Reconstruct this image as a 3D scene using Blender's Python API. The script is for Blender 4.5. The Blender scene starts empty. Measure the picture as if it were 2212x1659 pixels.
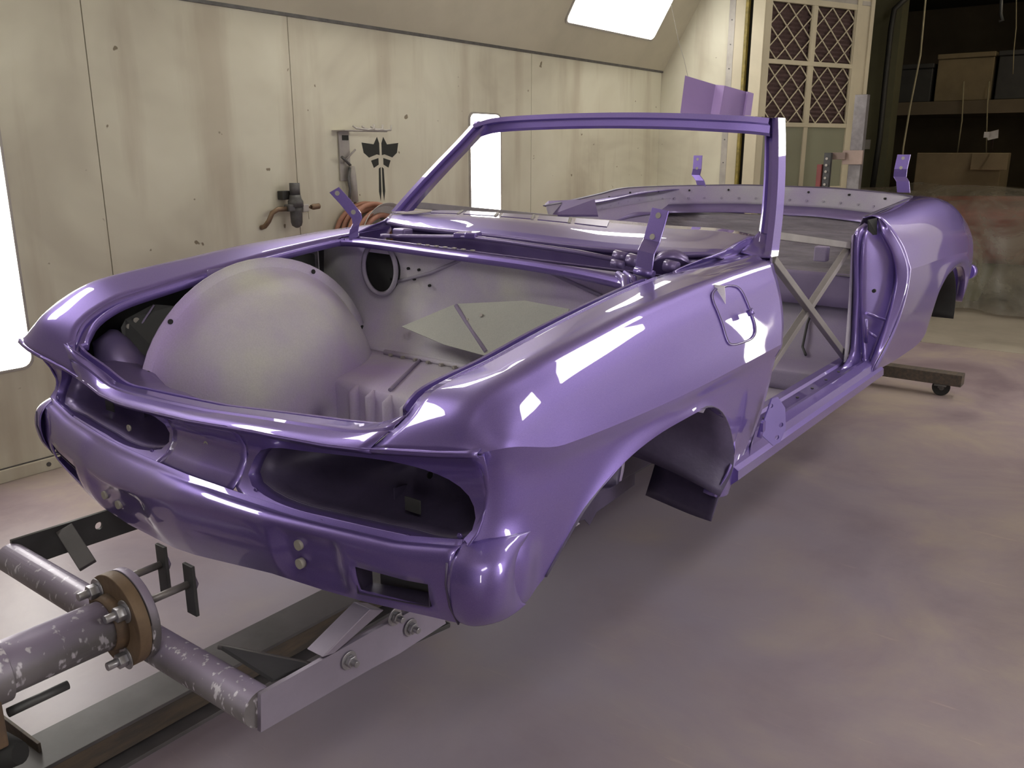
import bpy, bmesh, math, random
from mathutils import Vector, Matrix, noise
R = math.radians
random.seed(7)
C = bpy.context.scene.collection

# ------------------------------------------------------------------ camera
cam_d = bpy.data.cameras.new('camera')
cam = bpy.data.objects.new('camera', cam_d); C.objects.link(cam)
cam.location = (-0.72, -1.766, 1.5)
yaw, pitch = R(37.2407), R(15.0320)
cam.rotation_euler = (R(90) - pitch, 0, yaw - R(90))
cam_d.sensor_fit = 'HORIZONTAL'; cam_d.sensor_width = 36.0
cam_d.lens = 36.0 * 1860.0 / 2212.0
cam_d.clip_start = 0.02; cam_d.clip_end = 100
bpy.context.scene.camera = cam

# ------------------------------------------------------------------ world
w = bpy.data.worlds.new('shop_air'); bpy.context.scene.world = w; w.use_nodes = True
w.node_tree.nodes['Background'].inputs[0].default_value = (0.55, 0.55, 0.5, 1)
w.node_tree.nodes['Background'].inputs[1].default_value = 0.03
vs = bpy.context.scene.view_settings
vs.view_transform = 'Standard'; vs.look = 'None'; vs.gamma = 1.0; vs.exposure = 0.0
vs.use_curve_mapping = False
LAMP = 14.0         # brightness of the booth light panels

# ------------------------------------------------------------------ materials
def new_mat(name):
    m = bpy.data.materials.new(name); m.use_nodes = True
    return m, m.node_tree, m.node_tree.nodes['Principled BSDF']
def N(nt, t, **k):
    n = nt.nodes.new(t)
    for a, b in k.items():
        if a in n.inputs: n.inputs[a].default_value = b
        else: setattr(n, a, b)
    return n
def ramp(nt, src, stops):
    r = nt.nodes.new('ShaderNodeValToRGB'); nt.links.new(src, r.inputs[0])
    e = r.color_ramp.elements
    while len(e) < len(stops): e.new(0.5)
    for q, (p, c) in zip(e, stops):
        q.position = p; q.color = c if len(c) == 4 else (*c, 1)
    return r
def mixc(nt, fac, a, b):
    m = nt.nodes.new('ShaderNodeMix'); m.data_type = 'RGBA'
    for s, v in ((0, fac), (6, a), (7, b)):
        if hasattr(v, 'is_linked'): nt.links.new(v, m.inputs[s])
        else: m.inputs[s].default_value = v if s == 0 else (*v, 1)
    return m.outputs[2]
def simple(name, col, rough=0.6, metal=0.0, var=0.25, scale=8.0, col2=None, bump=0.0, coat=0.0, bscale=60, stretch=None):
    m, nt, p = new_mat(name)
    tc = N(nt, 'ShaderNodeTexCoord')
    src = tc.outputs['Object']
    if stretch:
        mp = N(nt, 'ShaderNodeMapping'); mp.inputs['Scale'].default_value = stretch
        nt.links.new(src, mp.inputs[0]); src = mp.outputs[0]
    no = N(nt, 'ShaderNodeTexNoise', Scale=scale, Detail=6.0, Roughness=0.6); nt.links.new(src, no.inputs['Vector'])
    c2 = col2 if col2 else tuple(v * (1 - var) for v in col)
    r = ramp(nt, no.outputs[0], [(0.36, col), (0.64, c2)])
    nt.links.new(r.outputs[0], p.inputs['Base Color'])
    p.inputs['Roughness'].default_value = rough; p.inputs['Metallic'].default_value = metal
    p.inputs['Coat Weight'].default_value = coat
    if bump:
        n2 = N(nt, 'ShaderNodeTexNoise', Scale=float(bscale), Detail=4.0); nt.links.new(src, n2.inputs['Vector'])
        b = N(nt, 'ShaderNodeBump', Strength=bump, Distance=0.004 if bump < 0.9 else 0.03); nt.links.new(n2.outputs[0], b.inputs['Height'])
        nt.links.new(b.outputs[0], p.inputs['Normal'])
    return m
def emit(name, col, strength):
    m, nt, p = new_mat(name)
    p.inputs['Base Color'].default_value = (0.8, 0.8, 0.8, 1)
    p.inputs['Emission Color'].default_value = (*col, 1); p.inputs['Emission Strength'].default_value = strength
    return m

def make_paint():
    m, nt, p = new_mat('purple_metallic_paint')
    tc = N(nt, 'ShaderNodeTexCoord')
    no = N(nt, 'ShaderNodeTexNoise', Scale=900.0, Detail=2.0); nt.links.new(tc.outputs['Object'], no.inputs['Vector'])
    r = ramp(nt, no.outputs[0], [(0.3, (0.172, 0.117, 0.395)), (0.7, (0.230, 0.160, 0.490))])
    nt.links.new(r.outputs[0], p.inputs['Base Color'])
    p.inputs['Metallic'].default_value = 0.62; p.inputs['Roughness'].default_value = 0.42
    p.inputs['Coat Weight'].default_value = 1.0; p.inputs['Coat Roughness'].default_value = 0.02
    p.inputs['Coat IOR'].default_value = 1.55
    return m
PAINT = make_paint()
def make_satin():        # thin coat on inner panels, less gloss
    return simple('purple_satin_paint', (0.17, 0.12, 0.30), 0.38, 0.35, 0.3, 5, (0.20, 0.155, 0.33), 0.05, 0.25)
SATIN = make_satin()
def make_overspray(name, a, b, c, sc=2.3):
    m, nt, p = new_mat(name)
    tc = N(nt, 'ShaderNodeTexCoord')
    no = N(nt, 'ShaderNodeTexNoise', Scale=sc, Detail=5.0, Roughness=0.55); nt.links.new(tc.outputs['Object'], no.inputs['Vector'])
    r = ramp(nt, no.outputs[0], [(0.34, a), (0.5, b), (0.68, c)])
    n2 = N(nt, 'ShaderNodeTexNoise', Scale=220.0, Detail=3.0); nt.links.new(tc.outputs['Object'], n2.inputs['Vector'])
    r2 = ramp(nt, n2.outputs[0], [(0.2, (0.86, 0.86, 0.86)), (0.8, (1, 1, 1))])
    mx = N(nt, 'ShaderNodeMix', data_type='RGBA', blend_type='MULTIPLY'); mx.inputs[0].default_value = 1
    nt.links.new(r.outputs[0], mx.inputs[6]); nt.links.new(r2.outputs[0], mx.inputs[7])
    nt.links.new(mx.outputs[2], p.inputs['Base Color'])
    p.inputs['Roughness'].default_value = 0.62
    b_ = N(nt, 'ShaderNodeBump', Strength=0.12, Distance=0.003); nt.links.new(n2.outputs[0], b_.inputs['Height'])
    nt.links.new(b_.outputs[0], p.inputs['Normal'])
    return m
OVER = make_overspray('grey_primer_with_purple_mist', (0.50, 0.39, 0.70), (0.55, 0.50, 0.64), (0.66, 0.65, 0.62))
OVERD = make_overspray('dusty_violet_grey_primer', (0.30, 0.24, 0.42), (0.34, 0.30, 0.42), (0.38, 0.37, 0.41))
DARKP = simple('dark_grey_primer', (0.075, 0.075, 0.078), 0.7, 0, 0.3, 4)
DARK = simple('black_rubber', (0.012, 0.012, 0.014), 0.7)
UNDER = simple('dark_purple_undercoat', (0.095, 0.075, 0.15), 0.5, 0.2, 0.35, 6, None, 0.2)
def make_wall():
    m, nt, p = new_mat('stained_cream_wall_paint')
    tc = N(nt, 'ShaderNodeTexCoord')
    no = N(nt, 'ShaderNodeTexNoise', Scale=0.9, Detail=4.0, Roughness=0.55, Distortion=0.6); nt.links.new(tc.outputs['Object'], no.inputs['Vector'])
    r = ramp(nt, no.outputs[0], [(0.36, (0.50, 0.465, 0.37)), (0.47, (0.60, 0.57, 0.455)), (0.60, (0.66, 0.635, 0.515))])
    mp = N(nt, 'ShaderNodeMapping'); mp.inputs['Scale'].default_value = (3.0, 3.0, 0.35); nt.links.new(tc.outputs['Object'], mp.inputs[0])
    n2 = N(nt, 'ShaderNodeTexNoise', Scale=1.6, Detail=5.0); nt.links.new(mp.outputs[0], n2.inputs['Vector'])
    r2 = ramp(nt, n2.outputs[0], [(0.30, (0.80, 0.76, 0.74)), (0.48, (1, 1, 1))])
    n3 = N(nt, 'ShaderNodeTexNoise', Scale=13.0, Detail=2.0); nt.links.new(tc.outputs['Object'], n3.inputs['Vector'])
    r3 = ramp(nt, n3.outputs[0], [(0.235, (0.35, 0.30, 0.25)), (0.26, (1, 1, 1))])
    m1 = N(nt, 'ShaderNodeMix', data_type='RGBA', blend_type='MULTIPLY'); m1.inputs[0].default_value = 1
    nt.links.new(r.outputs[0], m1.inputs[6]); nt.links.new(r2.outputs[0], m1.inputs[7])
    m2 = N(nt, 'ShaderNodeMix', data_type='RGBA', blend_type='MULTIPLY'); m2.inputs[0].default_value = 1
    nt.links.new(m1.outputs[2], m2.inputs[6]); nt.links.new(r3.outputs[0], m2.inputs[7])
    nt.links.new(m2.outputs[2], p.inputs['Base Color'])
    p.inputs['Roughness'].default_value = 0.55
    return m
WALL = make_wall()
WHITE = simple('grey_cream_ceiling_paint', (0.50, 0.46, 0.36), 0.6, 0, 0.12, 2)
def make_floor(name, a, b, c, mist=True):
    m, nt, p = new_mat(name)
    tc = N(nt, 'ShaderNodeTexCoord')
    no = N(nt, 'ShaderNodeTexNoise', Scale=1.3, Detail=9.0, Roughness=0.62, Distortion=0.4); nt.links.new(tc.outputs['Object'], no.inputs['Vector'])
    r = ramp(nt, no.outputs[0], [(0.33, a), (0.5, b), (0.66, c)])
    mp = N(nt, 'ShaderNodeMapping'); mp.inputs['Scale'].default_value = (7, 0.9, 1); mp.inputs['Rotation'].default_value = (0, 0, 0.9)
    nt.links.new(tc.outputs['Object'], mp.inputs[0])
    n2 = N(nt, 'ShaderNodeTexNoise', Scale=3.0, Detail=7.0, Roughness=0.7); nt.links.new(mp.outputs[0], n2.inputs['Vector'])
    r2 = ramp(nt, n2.outputs[0], [(0.40, (1, 1, 1)), (0.62, (1.0, 0.99, 0.97)), (0.70, (1.35, 1.30, 1.18))])
    m1 = N(nt, 'ShaderNodeMix', data_type='RGBA', blend_type='MULTIPLY'); m1.inputs[0].default_value = 1
    nt.links.new(r.outputs[0], m1.inputs[6]); nt.links.new(r2.outputs[0], m1.inputs[7])
    out = m1.outputs[2]
    if mist:   # dried purple overspray lying on the floor around the body
        g = N(nt, 'ShaderNodeMapping'); g.inputs['Location'].default_value = (-0.62, -0.05, 0); g.inputs['Scale'].default_value = (0.34, 0.52, 0.0)
        nt.links.new(tc.outputs['Object'], g.inputs[0])
        gr = N(nt, 'ShaderNodeTexGradient', gradient_type='SPHERICAL'); nt.links.new(g.outputs[0], gr.inputs[0])
        n4 = N(nt, 'ShaderNodeTexNoise', Scale=2.2, Detail=4.0); nt.links.new(tc.outputs['Object'], n4.inputs['Vector'])
        mu = N(nt, 'ShaderNodeMath', operation='MULTIPLY'); nt.links.new(gr.outputs['Fac'], mu.inputs[0]); nt.links.new(n4.outputs[0], mu.inputs[1])
        r4 = ramp(nt, mu.outputs[0], [(0.0, (0, 0, 0)), (0.38, (0.85, 0.85, 0.85))])
        out = mixc(nt, r4.outputs[0], out, (0.285, 0.250, 0.325)) 
    nt.links.new(out, p.inputs['Base Color'])
    p.inputs['Roughness'].default_value = 0.42
    b_ = N(nt, 'ShaderNodeBump', Strength=0.15, Distance=0.003); nt.links.new(n2.outputs[0], b_.inputs['Height'])
    nt.links.new(b_.outputs[0], p.inputs['Normal'])
    return m
FLOOR = make_floor('pink_grey_painted_concrete', (0.185, 0.135, 0.160), (0.280, 0.218, 0.235), (0.365, 0.300, 0.255))
FLOOR2 = make_floor('bare_beige_concrete', (0.25, 0.22, 0.18), (0.33, 0.295, 0.245), (0.38, 0.345, 0.29), False)
def make_pipe():
    m, nt, p = new_mat('spattered_grey_steel')
    tc = N(nt, 'ShaderNodeTexCoord')
    no = N(nt, 'ShaderNodeTexNoise', Scale=9.0, Detail=5.0); nt.links.new(tc.outputs['Object'], no.inputs['Vector'])
    r = ramp(nt, no.outputs[0], [(0.35, (0.125, 0.115, 0.125)), (0.6, (0.20, 0.185, 0.205))])
    sp = N(nt, 'ShaderNodeTexNoise', Scale=55.0, Detail=2.5, Roughness=0.6); 
    mp = N(nt, 'ShaderNodeMapping'); mp.inputs['Scale'].default_value = (1, 1, 0.45); nt.links.new(tc.outputs['Object'], mp.inputs[0]); nt.links.new(mp.outputs[0], sp.inputs['Vector'])
    rs = ramp(nt, sp.outputs[0], [(0.60, (0, 0, 0)), (0.66, (1, 1, 1))])
    # upward faces turn paler and more lilac, by surface normal
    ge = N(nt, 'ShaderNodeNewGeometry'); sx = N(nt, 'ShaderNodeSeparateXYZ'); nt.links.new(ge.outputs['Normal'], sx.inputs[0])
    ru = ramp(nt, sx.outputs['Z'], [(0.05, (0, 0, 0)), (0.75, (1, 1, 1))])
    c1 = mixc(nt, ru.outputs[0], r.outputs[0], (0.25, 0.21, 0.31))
    c2 = mixc(nt, rs.outputs[0], c1, (0.55, 0.52, 0.60))
    nt.links.new(c2, p.inputs['Base Color']); p.inputs['Roughness'].default_value = 0.45; p.inputs['Metallic'].default_value = 0.25
    return m
PIPE = make_pipe()
STEELG = simple('lilac_dusted_steel', (0.33, 0.29, 0.40), 0.45, 0.3, 0.25, 4, (0.26, 0.23, 0.31))
STEELD = simple('dark_grey_steel', (0.075, 0.075, 0.080), 0.5, 0.3, 0.3, 6)
BARE = simple('bare_grey_steel', (0.27, 0.255, 0.265), 0.42, 0.5, 0.3, 9, (0.17, 0.155, 0.165))
RUST = simple('rusty_brown_steel', (0.155, 0.098, 0.060), 0.7, 0.2, 0.5, 14, (0.085, 0.060, 0.050), 0.5)
BEAMG = simple('grey_painted_beam', (0.115, 0.105, 0.115), 0.55, 0.1, 0.3, 5, (0.075, 0.070, 0.075))
BEAMR = simple('rust_brown_beam_web', (0.105, 0.078, 0.058), 0.65, 0.1, 0.4, 8, (0.060, 0.050, 0.046), 0.2, 0, 60, (1, 6, 6))
ZINC = simple('zinc_bolt', (0.38, 0.37, 0.41), 0.35, 0.7, 0.25, 20)
HOSE = simple('dusty_red_rubber_hose', (0.40, 0.19, 0.13), 0.6, 0, 0.25, 12)
GREYM = simple('grey_cast_metal', (0.13, 0.125, 0.125), 0.5, 0.4, 0.3, 20)
LGREY = simple('light_grey_painted_steel', (0.42, 0.39, 0.36), 0.5, 0.1, 0.2, 8)
BRASS = simple('brown_brass', (0.25, 0.17, 0.11), 0.45, 0.6, 0.3, 20)
BLACK = simple('black_spray_paint', (0.020, 0.022, 0.018), 0.7, 0, 0.2, 30)
CREAM = simple('cream_door_paint', (0.56, 0.50, 0.37), 0.5, 0, 0.12, 3)
YELL = simple('yellow_seal_strip', (0.30, 0.23, 0.05), 0.6, 0, 0.5, 20)
FILT = simple('brown_pleated_filter', (0.105, 0.062, 0.060), 0.9, 0, 0.3, 40)
CARD = simple('brown_cardboard', (0.20, 0.155, 0.085), 0.85, 0, 0.2, 3)
DKBR = simple('dark_brown_shop_wall', (0.13, 0.10, 0.062), 0.9, 0, 0.3, 1.5)
DKBOX = simple('charcoal_plastic', (0.035, 0.034, 0.030), 0.6)
DKRED = simple('dull_red_paint', (0.30, 0.060, 0.045), 0.45, 0, 0.2, 3, None, 0, 0.3)
OLIVE = simple('olive_masking_paper', (0.13, 0.13, 0.035), 0.8, 0, 0.15, 5)
ROPE = simple('pale_rope', (0.32, 0.28, 0.17), 0.9)
JRED = simple('red_jack_paint', (0.20, 0.045, 0.045), 0.5)
LENS = emit('white_light_diffuser', (1.0, 0.97, 0.90), LAMP)
def make_glass():
    m, nt, p = new_mat('dusty_window_glass')
    p.inputs['Base Color'].default_value = (0.30, 0.30, 0.22, 1); p.inputs['Roughness'].default_value = 0.12
    p.inputs['Alpha'].default_value = 0.75
    return m
GLASS = make_glass()
def make_plastic():
    m, nt, p = new_mat('dusty_plastic_sheet')
    tc = N(nt, 'ShaderNodeTexCoord')
    no = N(nt, 'ShaderNodeTexNoise', Scale=1.6, Detail=6.0, Roughness=0.65, Distortion=1.2); nt.links.new(tc.outputs['Object'], no.inputs['Vector'])
    r = ramp(nt, no.outputs[0], [(0.36, (0.18, 0.18, 0.18)), (0.62, (0.72, 0.72, 0.72))])
    p.inputs['Base Color'].default_value = (0.21, 0.19, 0.15, 1); p.inputs['Roughness'].default_value = 0.35
    nt.links.new(r.outputs[0], p.inputs['Alpha'])
    return m
PLAST = make_plastic()

# ------------------------------------------------------------------ mesh helpers
def tagp(o, label=None, cat=None, group=None, kind=None):
    if label: o['label'] = label
    if cat: o['category'] = cat
    if group: o['group'] = group
    if kind: o['kind'] = kind
    return o
def empty(name, loc, label=None, cat=None, group=None, kind=None):
    o = bpy.data.objects.new(name, None); C.objects.link(o); o.location = loc; o.empty_display_size = 0.1
    return tagp(o, label, cat, group, kind)
def link(name, me, mat, parent=None, solid=0.0, off=0.0, label=None):
    o = bpy.data.objects.new(name, me); C.objects.link(o)
    if mat: me.materials.append(mat)
    if parent:
        o.parent = parent
        p = parent; t = Vector((0, 0, 0))
        while p: t += p.location; p = p.parent
        o.location = -t if o.location.length == 0 else o.location - t
    if solid:
        s = o.modifiers.new('sheet', 'SOLIDIFY'); s.thickness = solid; s.offset = off
    if label: o['label'] = label
    return o
def cr(pts, n, closed=False):
    """Catmull-Rom: n steps per knot interval"""
    P = [Vector(p) for p in pts]; out = []
    L = len(P)
    rng = L if closed else L - 1
    for i in range(rng):
        if closed: a, b, c, d = P[i-1], P[i], P[(i+1) % L], P[(i+2) % L]
        else:
            b, c = P[i], P[i+1]
            a = P[i-1] if i > 0 else b * 2 - c
            d = P[i+2] if i + 2 < L else c * 2 - b
        for k in range(n):
            t = k / n
            out.append(0.5 * ((2*b) + (c-a)*t + (2*a-5*b+4*c-d)*t*t + (-a+3*b-3*c+d)*t**3))
    if not closed: out.append(P[-1].copy())
    return out
def resample(pts, n, closed=False):
    P = [Vector(p) for p in pts]
    if closed: P = P + [P[0]]
    d = [0]
    for i in range(1, len(P)): d.append(d[-1] + (P[i]-P[i-1]).length)
    out = []; j = 0
    m = n if closed else n - 1
    for k in range(n):
        s = d[-1] * k / m
        while j < len(P) - 2 and d[j+1] < s: j += 1
        f = (s - d[j]) / max(1e-9, d[j+1]-d[j])
        out.append(P[j].lerp(P[j+1], min(1, max(0, f))))
    return out
def grid_mesh(name, rows, sharp=(), closed_u=False, closed_v=False, smooth=True, skip=None):
    nu = len(rows[0]); nv = len(rows)
    verts = [tuple(p) for r in rows for p in r]; faces = []
    for j in range(nv if closed_v else nv-1):
        for i in range(nu if closed_u else nu-1):
            if skip and skip(j, i): continue
            a = j*nu+i; b = j*nu+(i+1) % nu; c = ((j+1) % nv)*nu+(i+1) % nu; d = ((j+1) % nv)*nu+i
            faces.append((a, b, c, d))
    me = bpy.data.meshes.new(name); me.from_pydata(verts, [], faces)
    if smooth: me.polygons.foreach_set('use_smooth', [True]*len(me.polygons))
    if sharp:
        S = set(sharp); me.update(calc_edges=True)
        at = me.attributes.new('sharp_edge', 'BOOLEAN', 'EDGE')
        for e in me.edges:
            a, b = e.vertices
            if a//nu == b//nu and a//nu in S: at.data[e.index].value = True
    me.update()
    return me
def rows_from(rails, n=6, m=4, sharp=()):
    """rails: list of knot lists (equal length); smooth along and across, split at sharp rails"""
    R_ = [cr(r, n) for r in rails]
    nu = len(R_[0]); rows = []; sh = []
    cuts = [0] + sorted(s for s in sharp if 0 < s < len(rails)-1) + [len(rails)-1]
    for a, b in zip(cuts[:-1], cuts[1:]):
        cols = [cr([R_[k][i] for k in range(a, b+1)], m) for i in range(nu)]
        L = len(cols[0])
        start = 0 if not rows else 1
        if rows: sh.append(len(rows)-1)
        for j in range(start, L): rows.append([cols[i][j] for i in range(nu)])
    return rows, sh
def surf(name, rails, mat, parent, n=6, m=4, sharp=(), solid=0.004, off=0.0, fn=None, label=None, rev=False):
    rows, sh = rows_from(rails, n, m, sharp)
    if fn: rows = [[fn(p) for p in r] for r in rows]
    if rev: rows = [list(reversed(r)) for r in rows]
    return link(name, grid_mesh(name, rows, sh), mat, parent, solid, off, label)
def orient(o, toward):
    """flip faces so that the average normal points toward a direction"""
    me = o.data; s = Vector((0, 0, 0))
    for p in me.polygons: s += p.normal * p.area
    if s.dot(Vector(toward)) < 0: me.flip_normals()
    return o
class MB:
    def __init__(s): s.v = []; s.f = []; s.sm = []
    def add(s, v, f, smooth=False):
        b = len(s.v); s.v += [tuple(p) for p in v]; s.f += [tuple(b+i for i in q) for q in f]; s.sm += [smooth]*len(f); return s
    def box(s, c, size, M=None):
        x, y, z = (k/2 for k in size); c = Vector(c)
        P = [Vector((a*x, b*y, d*z)) for a in (-1, 1) for b in (-1, 1) for d in (-1, 1)]
        if M: P = [M @ p for p in P]
        return s.add([c+p for p in P], [(0,1,3,2),(4,6,7,5),(0,4,5,1),(2,3,7,6),(0,2,6,4),(1,5,7,3)])
    def bar(s, a, b, w, h, up=(0, 0, 1)):
        a, b = Vector(a), Vector(b); d = (b-a).normalized(); u = Vector(up)
        sd = d.cross(u)
        if sd.length < 1e-4: sd = d.cross(Vector((1, 0, 0)))
        sd.normalize(); u = sd.cross(d)
        P = [q + sd*(i*w/2) + u*(j*h/2) for q in (a, b) for i, j in ((-1,-1),(1,-1),(1,1),(-1,1))]
        return s.add(P, [(3,2,1,0),(4,5,6,7),(0,1,5,4),(1,2,6,5),(2,3,7,6),(3,0,4,7)])
    def tube(s, pts, r, n=12, cap=True, closed=False):
        P = [Vector(p) for p in pts]; rr = r if isinstance(r, (list, tuple)) else [r]*len(P)
        base = len(s.v); prev = None; V = []; NC = None
        if closed:
            cc = sum(P, Vector())/len(P); NC = Vector()
            for i in range(len(P)): NC += (P[i-1]-cc).cross(P[i]-cc)
            NC.normalize()
        for i, p in enumerate(P):
            if closed: d = (P[(i+1) % len(P)]-P[i-1]).normalized()
            else: d = (P[min(i+1, len(P)-1)]-P[max(i-1, 0)]).normalized()
            if NC is not None: u = NC - d*NC.dot(d)
            elif prev is None:
                u = d.cross(Vector((0, 0, 1)))
                if u.length < 1e-3: u = d.cross(Vector((1, 0, 0)))
            else: u = prev - d*prev.dot(d)
            u.normalize(); prev = u; v = d.cross(u)
            V += [p + (u*math.cos(t) + v*math.sin(t))*rr[i] for t in (2*math.pi*k/n for k in range(n))]
        F = []
        for i in range(len(P) if closed else len(P)-1):
            for k in range(n):
                a = i*n+k; b = i*n+(k+1) % n; j = (i+1) % len(P)
                F.append((a, b, j*n+(k+1) % n, j*n+k))
        s.add(V, F, True)
        if cap and not closed:
            s.f.append(tuple(base+k for k in reversed(range(n)))); s.sm.append(False)
            e = base+(len(P)-1)*n; s.f.append(tuple(e+k for k in range(n))); s.sm.append(False)
        return s
    def mesh(s, name):
        me = bpy.data.meshes.new(name); me.from_pydata(s.v, [], s.f); me.polygons.foreach_set('use_smooth', s.sm); me.update(); return me
    def build(s, name, mat, parent=None, bevel=0.0, label=None, solid=0):
        o = link(name, s.mesh(name), mat, parent, solid, 0, label)
        if bevel:
            b = o.modifiers.new('edge', 'BEVEL'); b.width = bevel; b.segments = 2; b.limit_method = 'ANGLE'; b.angle_limit = R(40)
        return o
def circ(cx, cy, r, n=20, ry=None):
    ry = ry or r
    return [(cx+r*math.cos(2*math.pi*k/n), cy+ry*math.sin(2*math.pi*k/n)) for k in range(n)]
def rrect(x0, y0, x1, y1, r, n=4):
    out = []
    for cx, cy, a in ((x1-r, y1-r, 0), (x0+r, y1-r, 90), (x0+r, y0+r, 180), (x1-r, y0+r, 270)):
        out += [(cx+r*math.cos(R(a+90*k/n)), cy+r*math.sin(R(a+90*k/n))) for k in range(n+1)]
    return out
def plate_mesh(name, loops, thick, O, U, V, bev=0.0):
    """flat plate with holes: loops of 2D points, laid at O with axes U, V (thickness centred)"""
    cu = bpy.data.curves.new(name, 'CURVE'); cu.dimensions = '2D'; cu.fill_mode = 'BOTH'
    cu.extrude = max(1e-5, thick/2-bev); cu.bevel_depth = bev; cu.bevel_resolution = 1
    for lp in loops:
        sp = cu.splines.new('POLY'); sp.points.add(len(lp)-1); sp.use_cyclic_u = True
        for q, p in zip(sp.points, lp): q.co = (p[0], p[1], 0, 1)
    t = bpy.data.objects.new('t', cu); C.objects.link(t)
    dg = bpy.context.evaluated_depsgraph_get(); dg.update()
    me = bpy.data.meshes.new_from_object(t.evaluated_get(dg))
    bpy.data.objects.remove(t); bpy.data.curves.remove(cu)
    U = Vector(U).normalized(); V = Vector(V).normalized(); W = U.cross(V); O = Vector(O)
    for v in me.vertices:
        c = v.co.copy(); v.co = O + U*c.x + V*c.y + W*c.z
    me.name = name; me.materials.clear(); me.update()
    return me
def plate(name, loops, thick, O, U, V, mat, parent=None, label=None, bev=0.0):
    return link(name, plate_mesh(name, loops, thick, O, U, V, bev), mat, parent, 0, 0, label)
def copy_tree(o, parent=None):
    c = o.copy(); C.objects.link(c); c.parent = parent
    for ch in list(o.children): copy_tree(ch, c)
    return c
def hexbolt(mb, c, d, r=0.014, h=0.012, shank=0.02):
    c = Vector(c); d = Vector(d).normalized()
    mb.tube([c, c+d*0.003], r*1.55, 20); mb.tube([c+d*0.003, c+d*(0.003+h)], r, 6); mb.tube([c+d*h, c+d*(h+shank)], r*0.55, 12)
    return mb
def smoothstep(a, b, x):
    t = max(0, min(1, (x-a)/(b-a))); return t*t*(3-2*t)
def ip(x, tab):
    if x <= tab[0][0]: return tab[0][1]
    for (a, b), (c, d) in zip(tab, tab[1:]):
        if x <= c: return b+(d-b)*(x-a)/(c-a)
    return tab[-1][1]
# ------------------------------------------------------------------ setting
def struct(o): o['kind'] = 'structure'; return o
def boxo(name, lo, hi, mat, parent=None, bevel=0.0, label=None):
    lo, hi = Vector(lo), Vector(hi)
    return MB().box((lo+hi)/2, hi-lo).build(name, mat, parent, bevel, label)
struct(boxo('floor', (-3.2, -2.6, -0.12), (6.82, 2.6, 0.0), FLOOR))
struct(boxo('floor', (6.84, -7.0, -0.12), (14.0, 6.0, -0.002), FLOOR2))
H0, HS = 2.26, 1.7
YT = 2.44 - (3.11 - H0)/HS
seams = [-3.2, -0.88, 0.315, 1.505, 2.70, 5.066, 7.22]
for side, nm in ((1, 'wall_left'), (-1, 'wall_right')):
    ws = empty(nm, (2.0, side*2.44, 0), kind='structure')
    a, b = sorted((side*2.462, side*2.56))
    boxo('backing', (-3.2, a, 0), (7.30, b, 2.30), DKBR, ws)
    for x0, x1 in zip(seams[:-1], seams[1:]):
        a, b = sorted((side*2.44, side*2.46))
        boxo('wall_panel', (x0+0.0022, a, 0.0), (x1-0.0022, b, 2.262), WALL, ws, 0.0015)
    # steel angle along the foot of the wall with its bolts
    bb = empty('baseboard_left' if side > 0 else 'baseboard_right', (2.0, side*2.43, 0), kind='structure')
    a, b = sorted((side*2.425, side*2.44))
    boxo('angle_strip', (-3.2, a, 0), (7.20, b, 0.062), WALL, bb, 0.003)
    a, b = sorted((side*2.436, side*2.4405))
    boxo('caulk_line', (-3.2, a, 0.062), (7.20, b, 0.068), GREYM, bb)
    m = MB()
    for k in range(24):
        x = -1.9 + k*0.37
        m.tube([(x, side*2.425, 0.034), (x, side*2.419, 0.034)], 0.011, 8)
    m.build('bolt_row', GREYM, bb)['kind'] = 'stuff'
    # sloping ceiling side
    m = MB()
    y0, y1 = side*2.44, side*YT
    m.add([(-3.2, y0, H0), (7.24, y0, H0), (7.24, y1, 3.11), (-3.2, y1, 3.11)], [(0, 1, 2, 3)])
    sl = m.build('ceiling', WHITE, None, solid=0.02); struct(sl)
    a, b = sorted((side*2.425, side*2.445))
    struct(boxo('trim_1' if side > 0 else 'trim_2', (-3.2, a, H0-0.012), (7.22, b, H0+0.012), GREYM))
struct(boxo('ceiling', (-3.2, -YT-0.02, 3.11), (7.24, YT+0.02, 3.2), WHITE))
struct(boxo('wall_front', (-3.3, -2.56, 0), (-3.2, 2.56, 3.2), DKBOX))
# end wall of the booth with the wide doorway
ew = empty('wall_back', (7.22, 0, 0), kind='structure')
boxo('wall_panel', (7.22, 1.745, 0), (7.30, 2.46, 3.2), WALL, ew)
boxo('wall_panel', (7.22, -2.46, 0), (7.30, -1.745, 3.2), WALL, ew)
boxo('header', (7.22, -1.74, 2.98), (7.30, 1.74, 3.2), WALL, ew)
boxo('flashing_strip', (7.212, 1.715, 0), (7.222, 1.775, 3.2), LGREY, ew, 0.002)
m = MB()
for k in range(14): m.tube([(7.212, 1.745, 0.15+0.21*k), (7.207, 1.745, 0.15+0.21*k)], 0.006, 8)
m.build('screw_row', GREYM, ew)['kind'] = 'stuff'
boxo('white_edge_panel', (7.215, 1.622, 0), (7.28, 1.715, 3.2), CREAM, ew)
boxo('seal_strip', (7.19, 1.585, 0), (7.24, 1.610, 3.1), YELL, ew)
boxo('dark_gap', (7.25, 1.54, 0), (7.30, 1.630, 3.1), DARK, ew)
boxo('door_jamb', (7.20, 1.43, 0), (7.32, 1.545, 3.05), CREAM, ew, 0.004)
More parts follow.
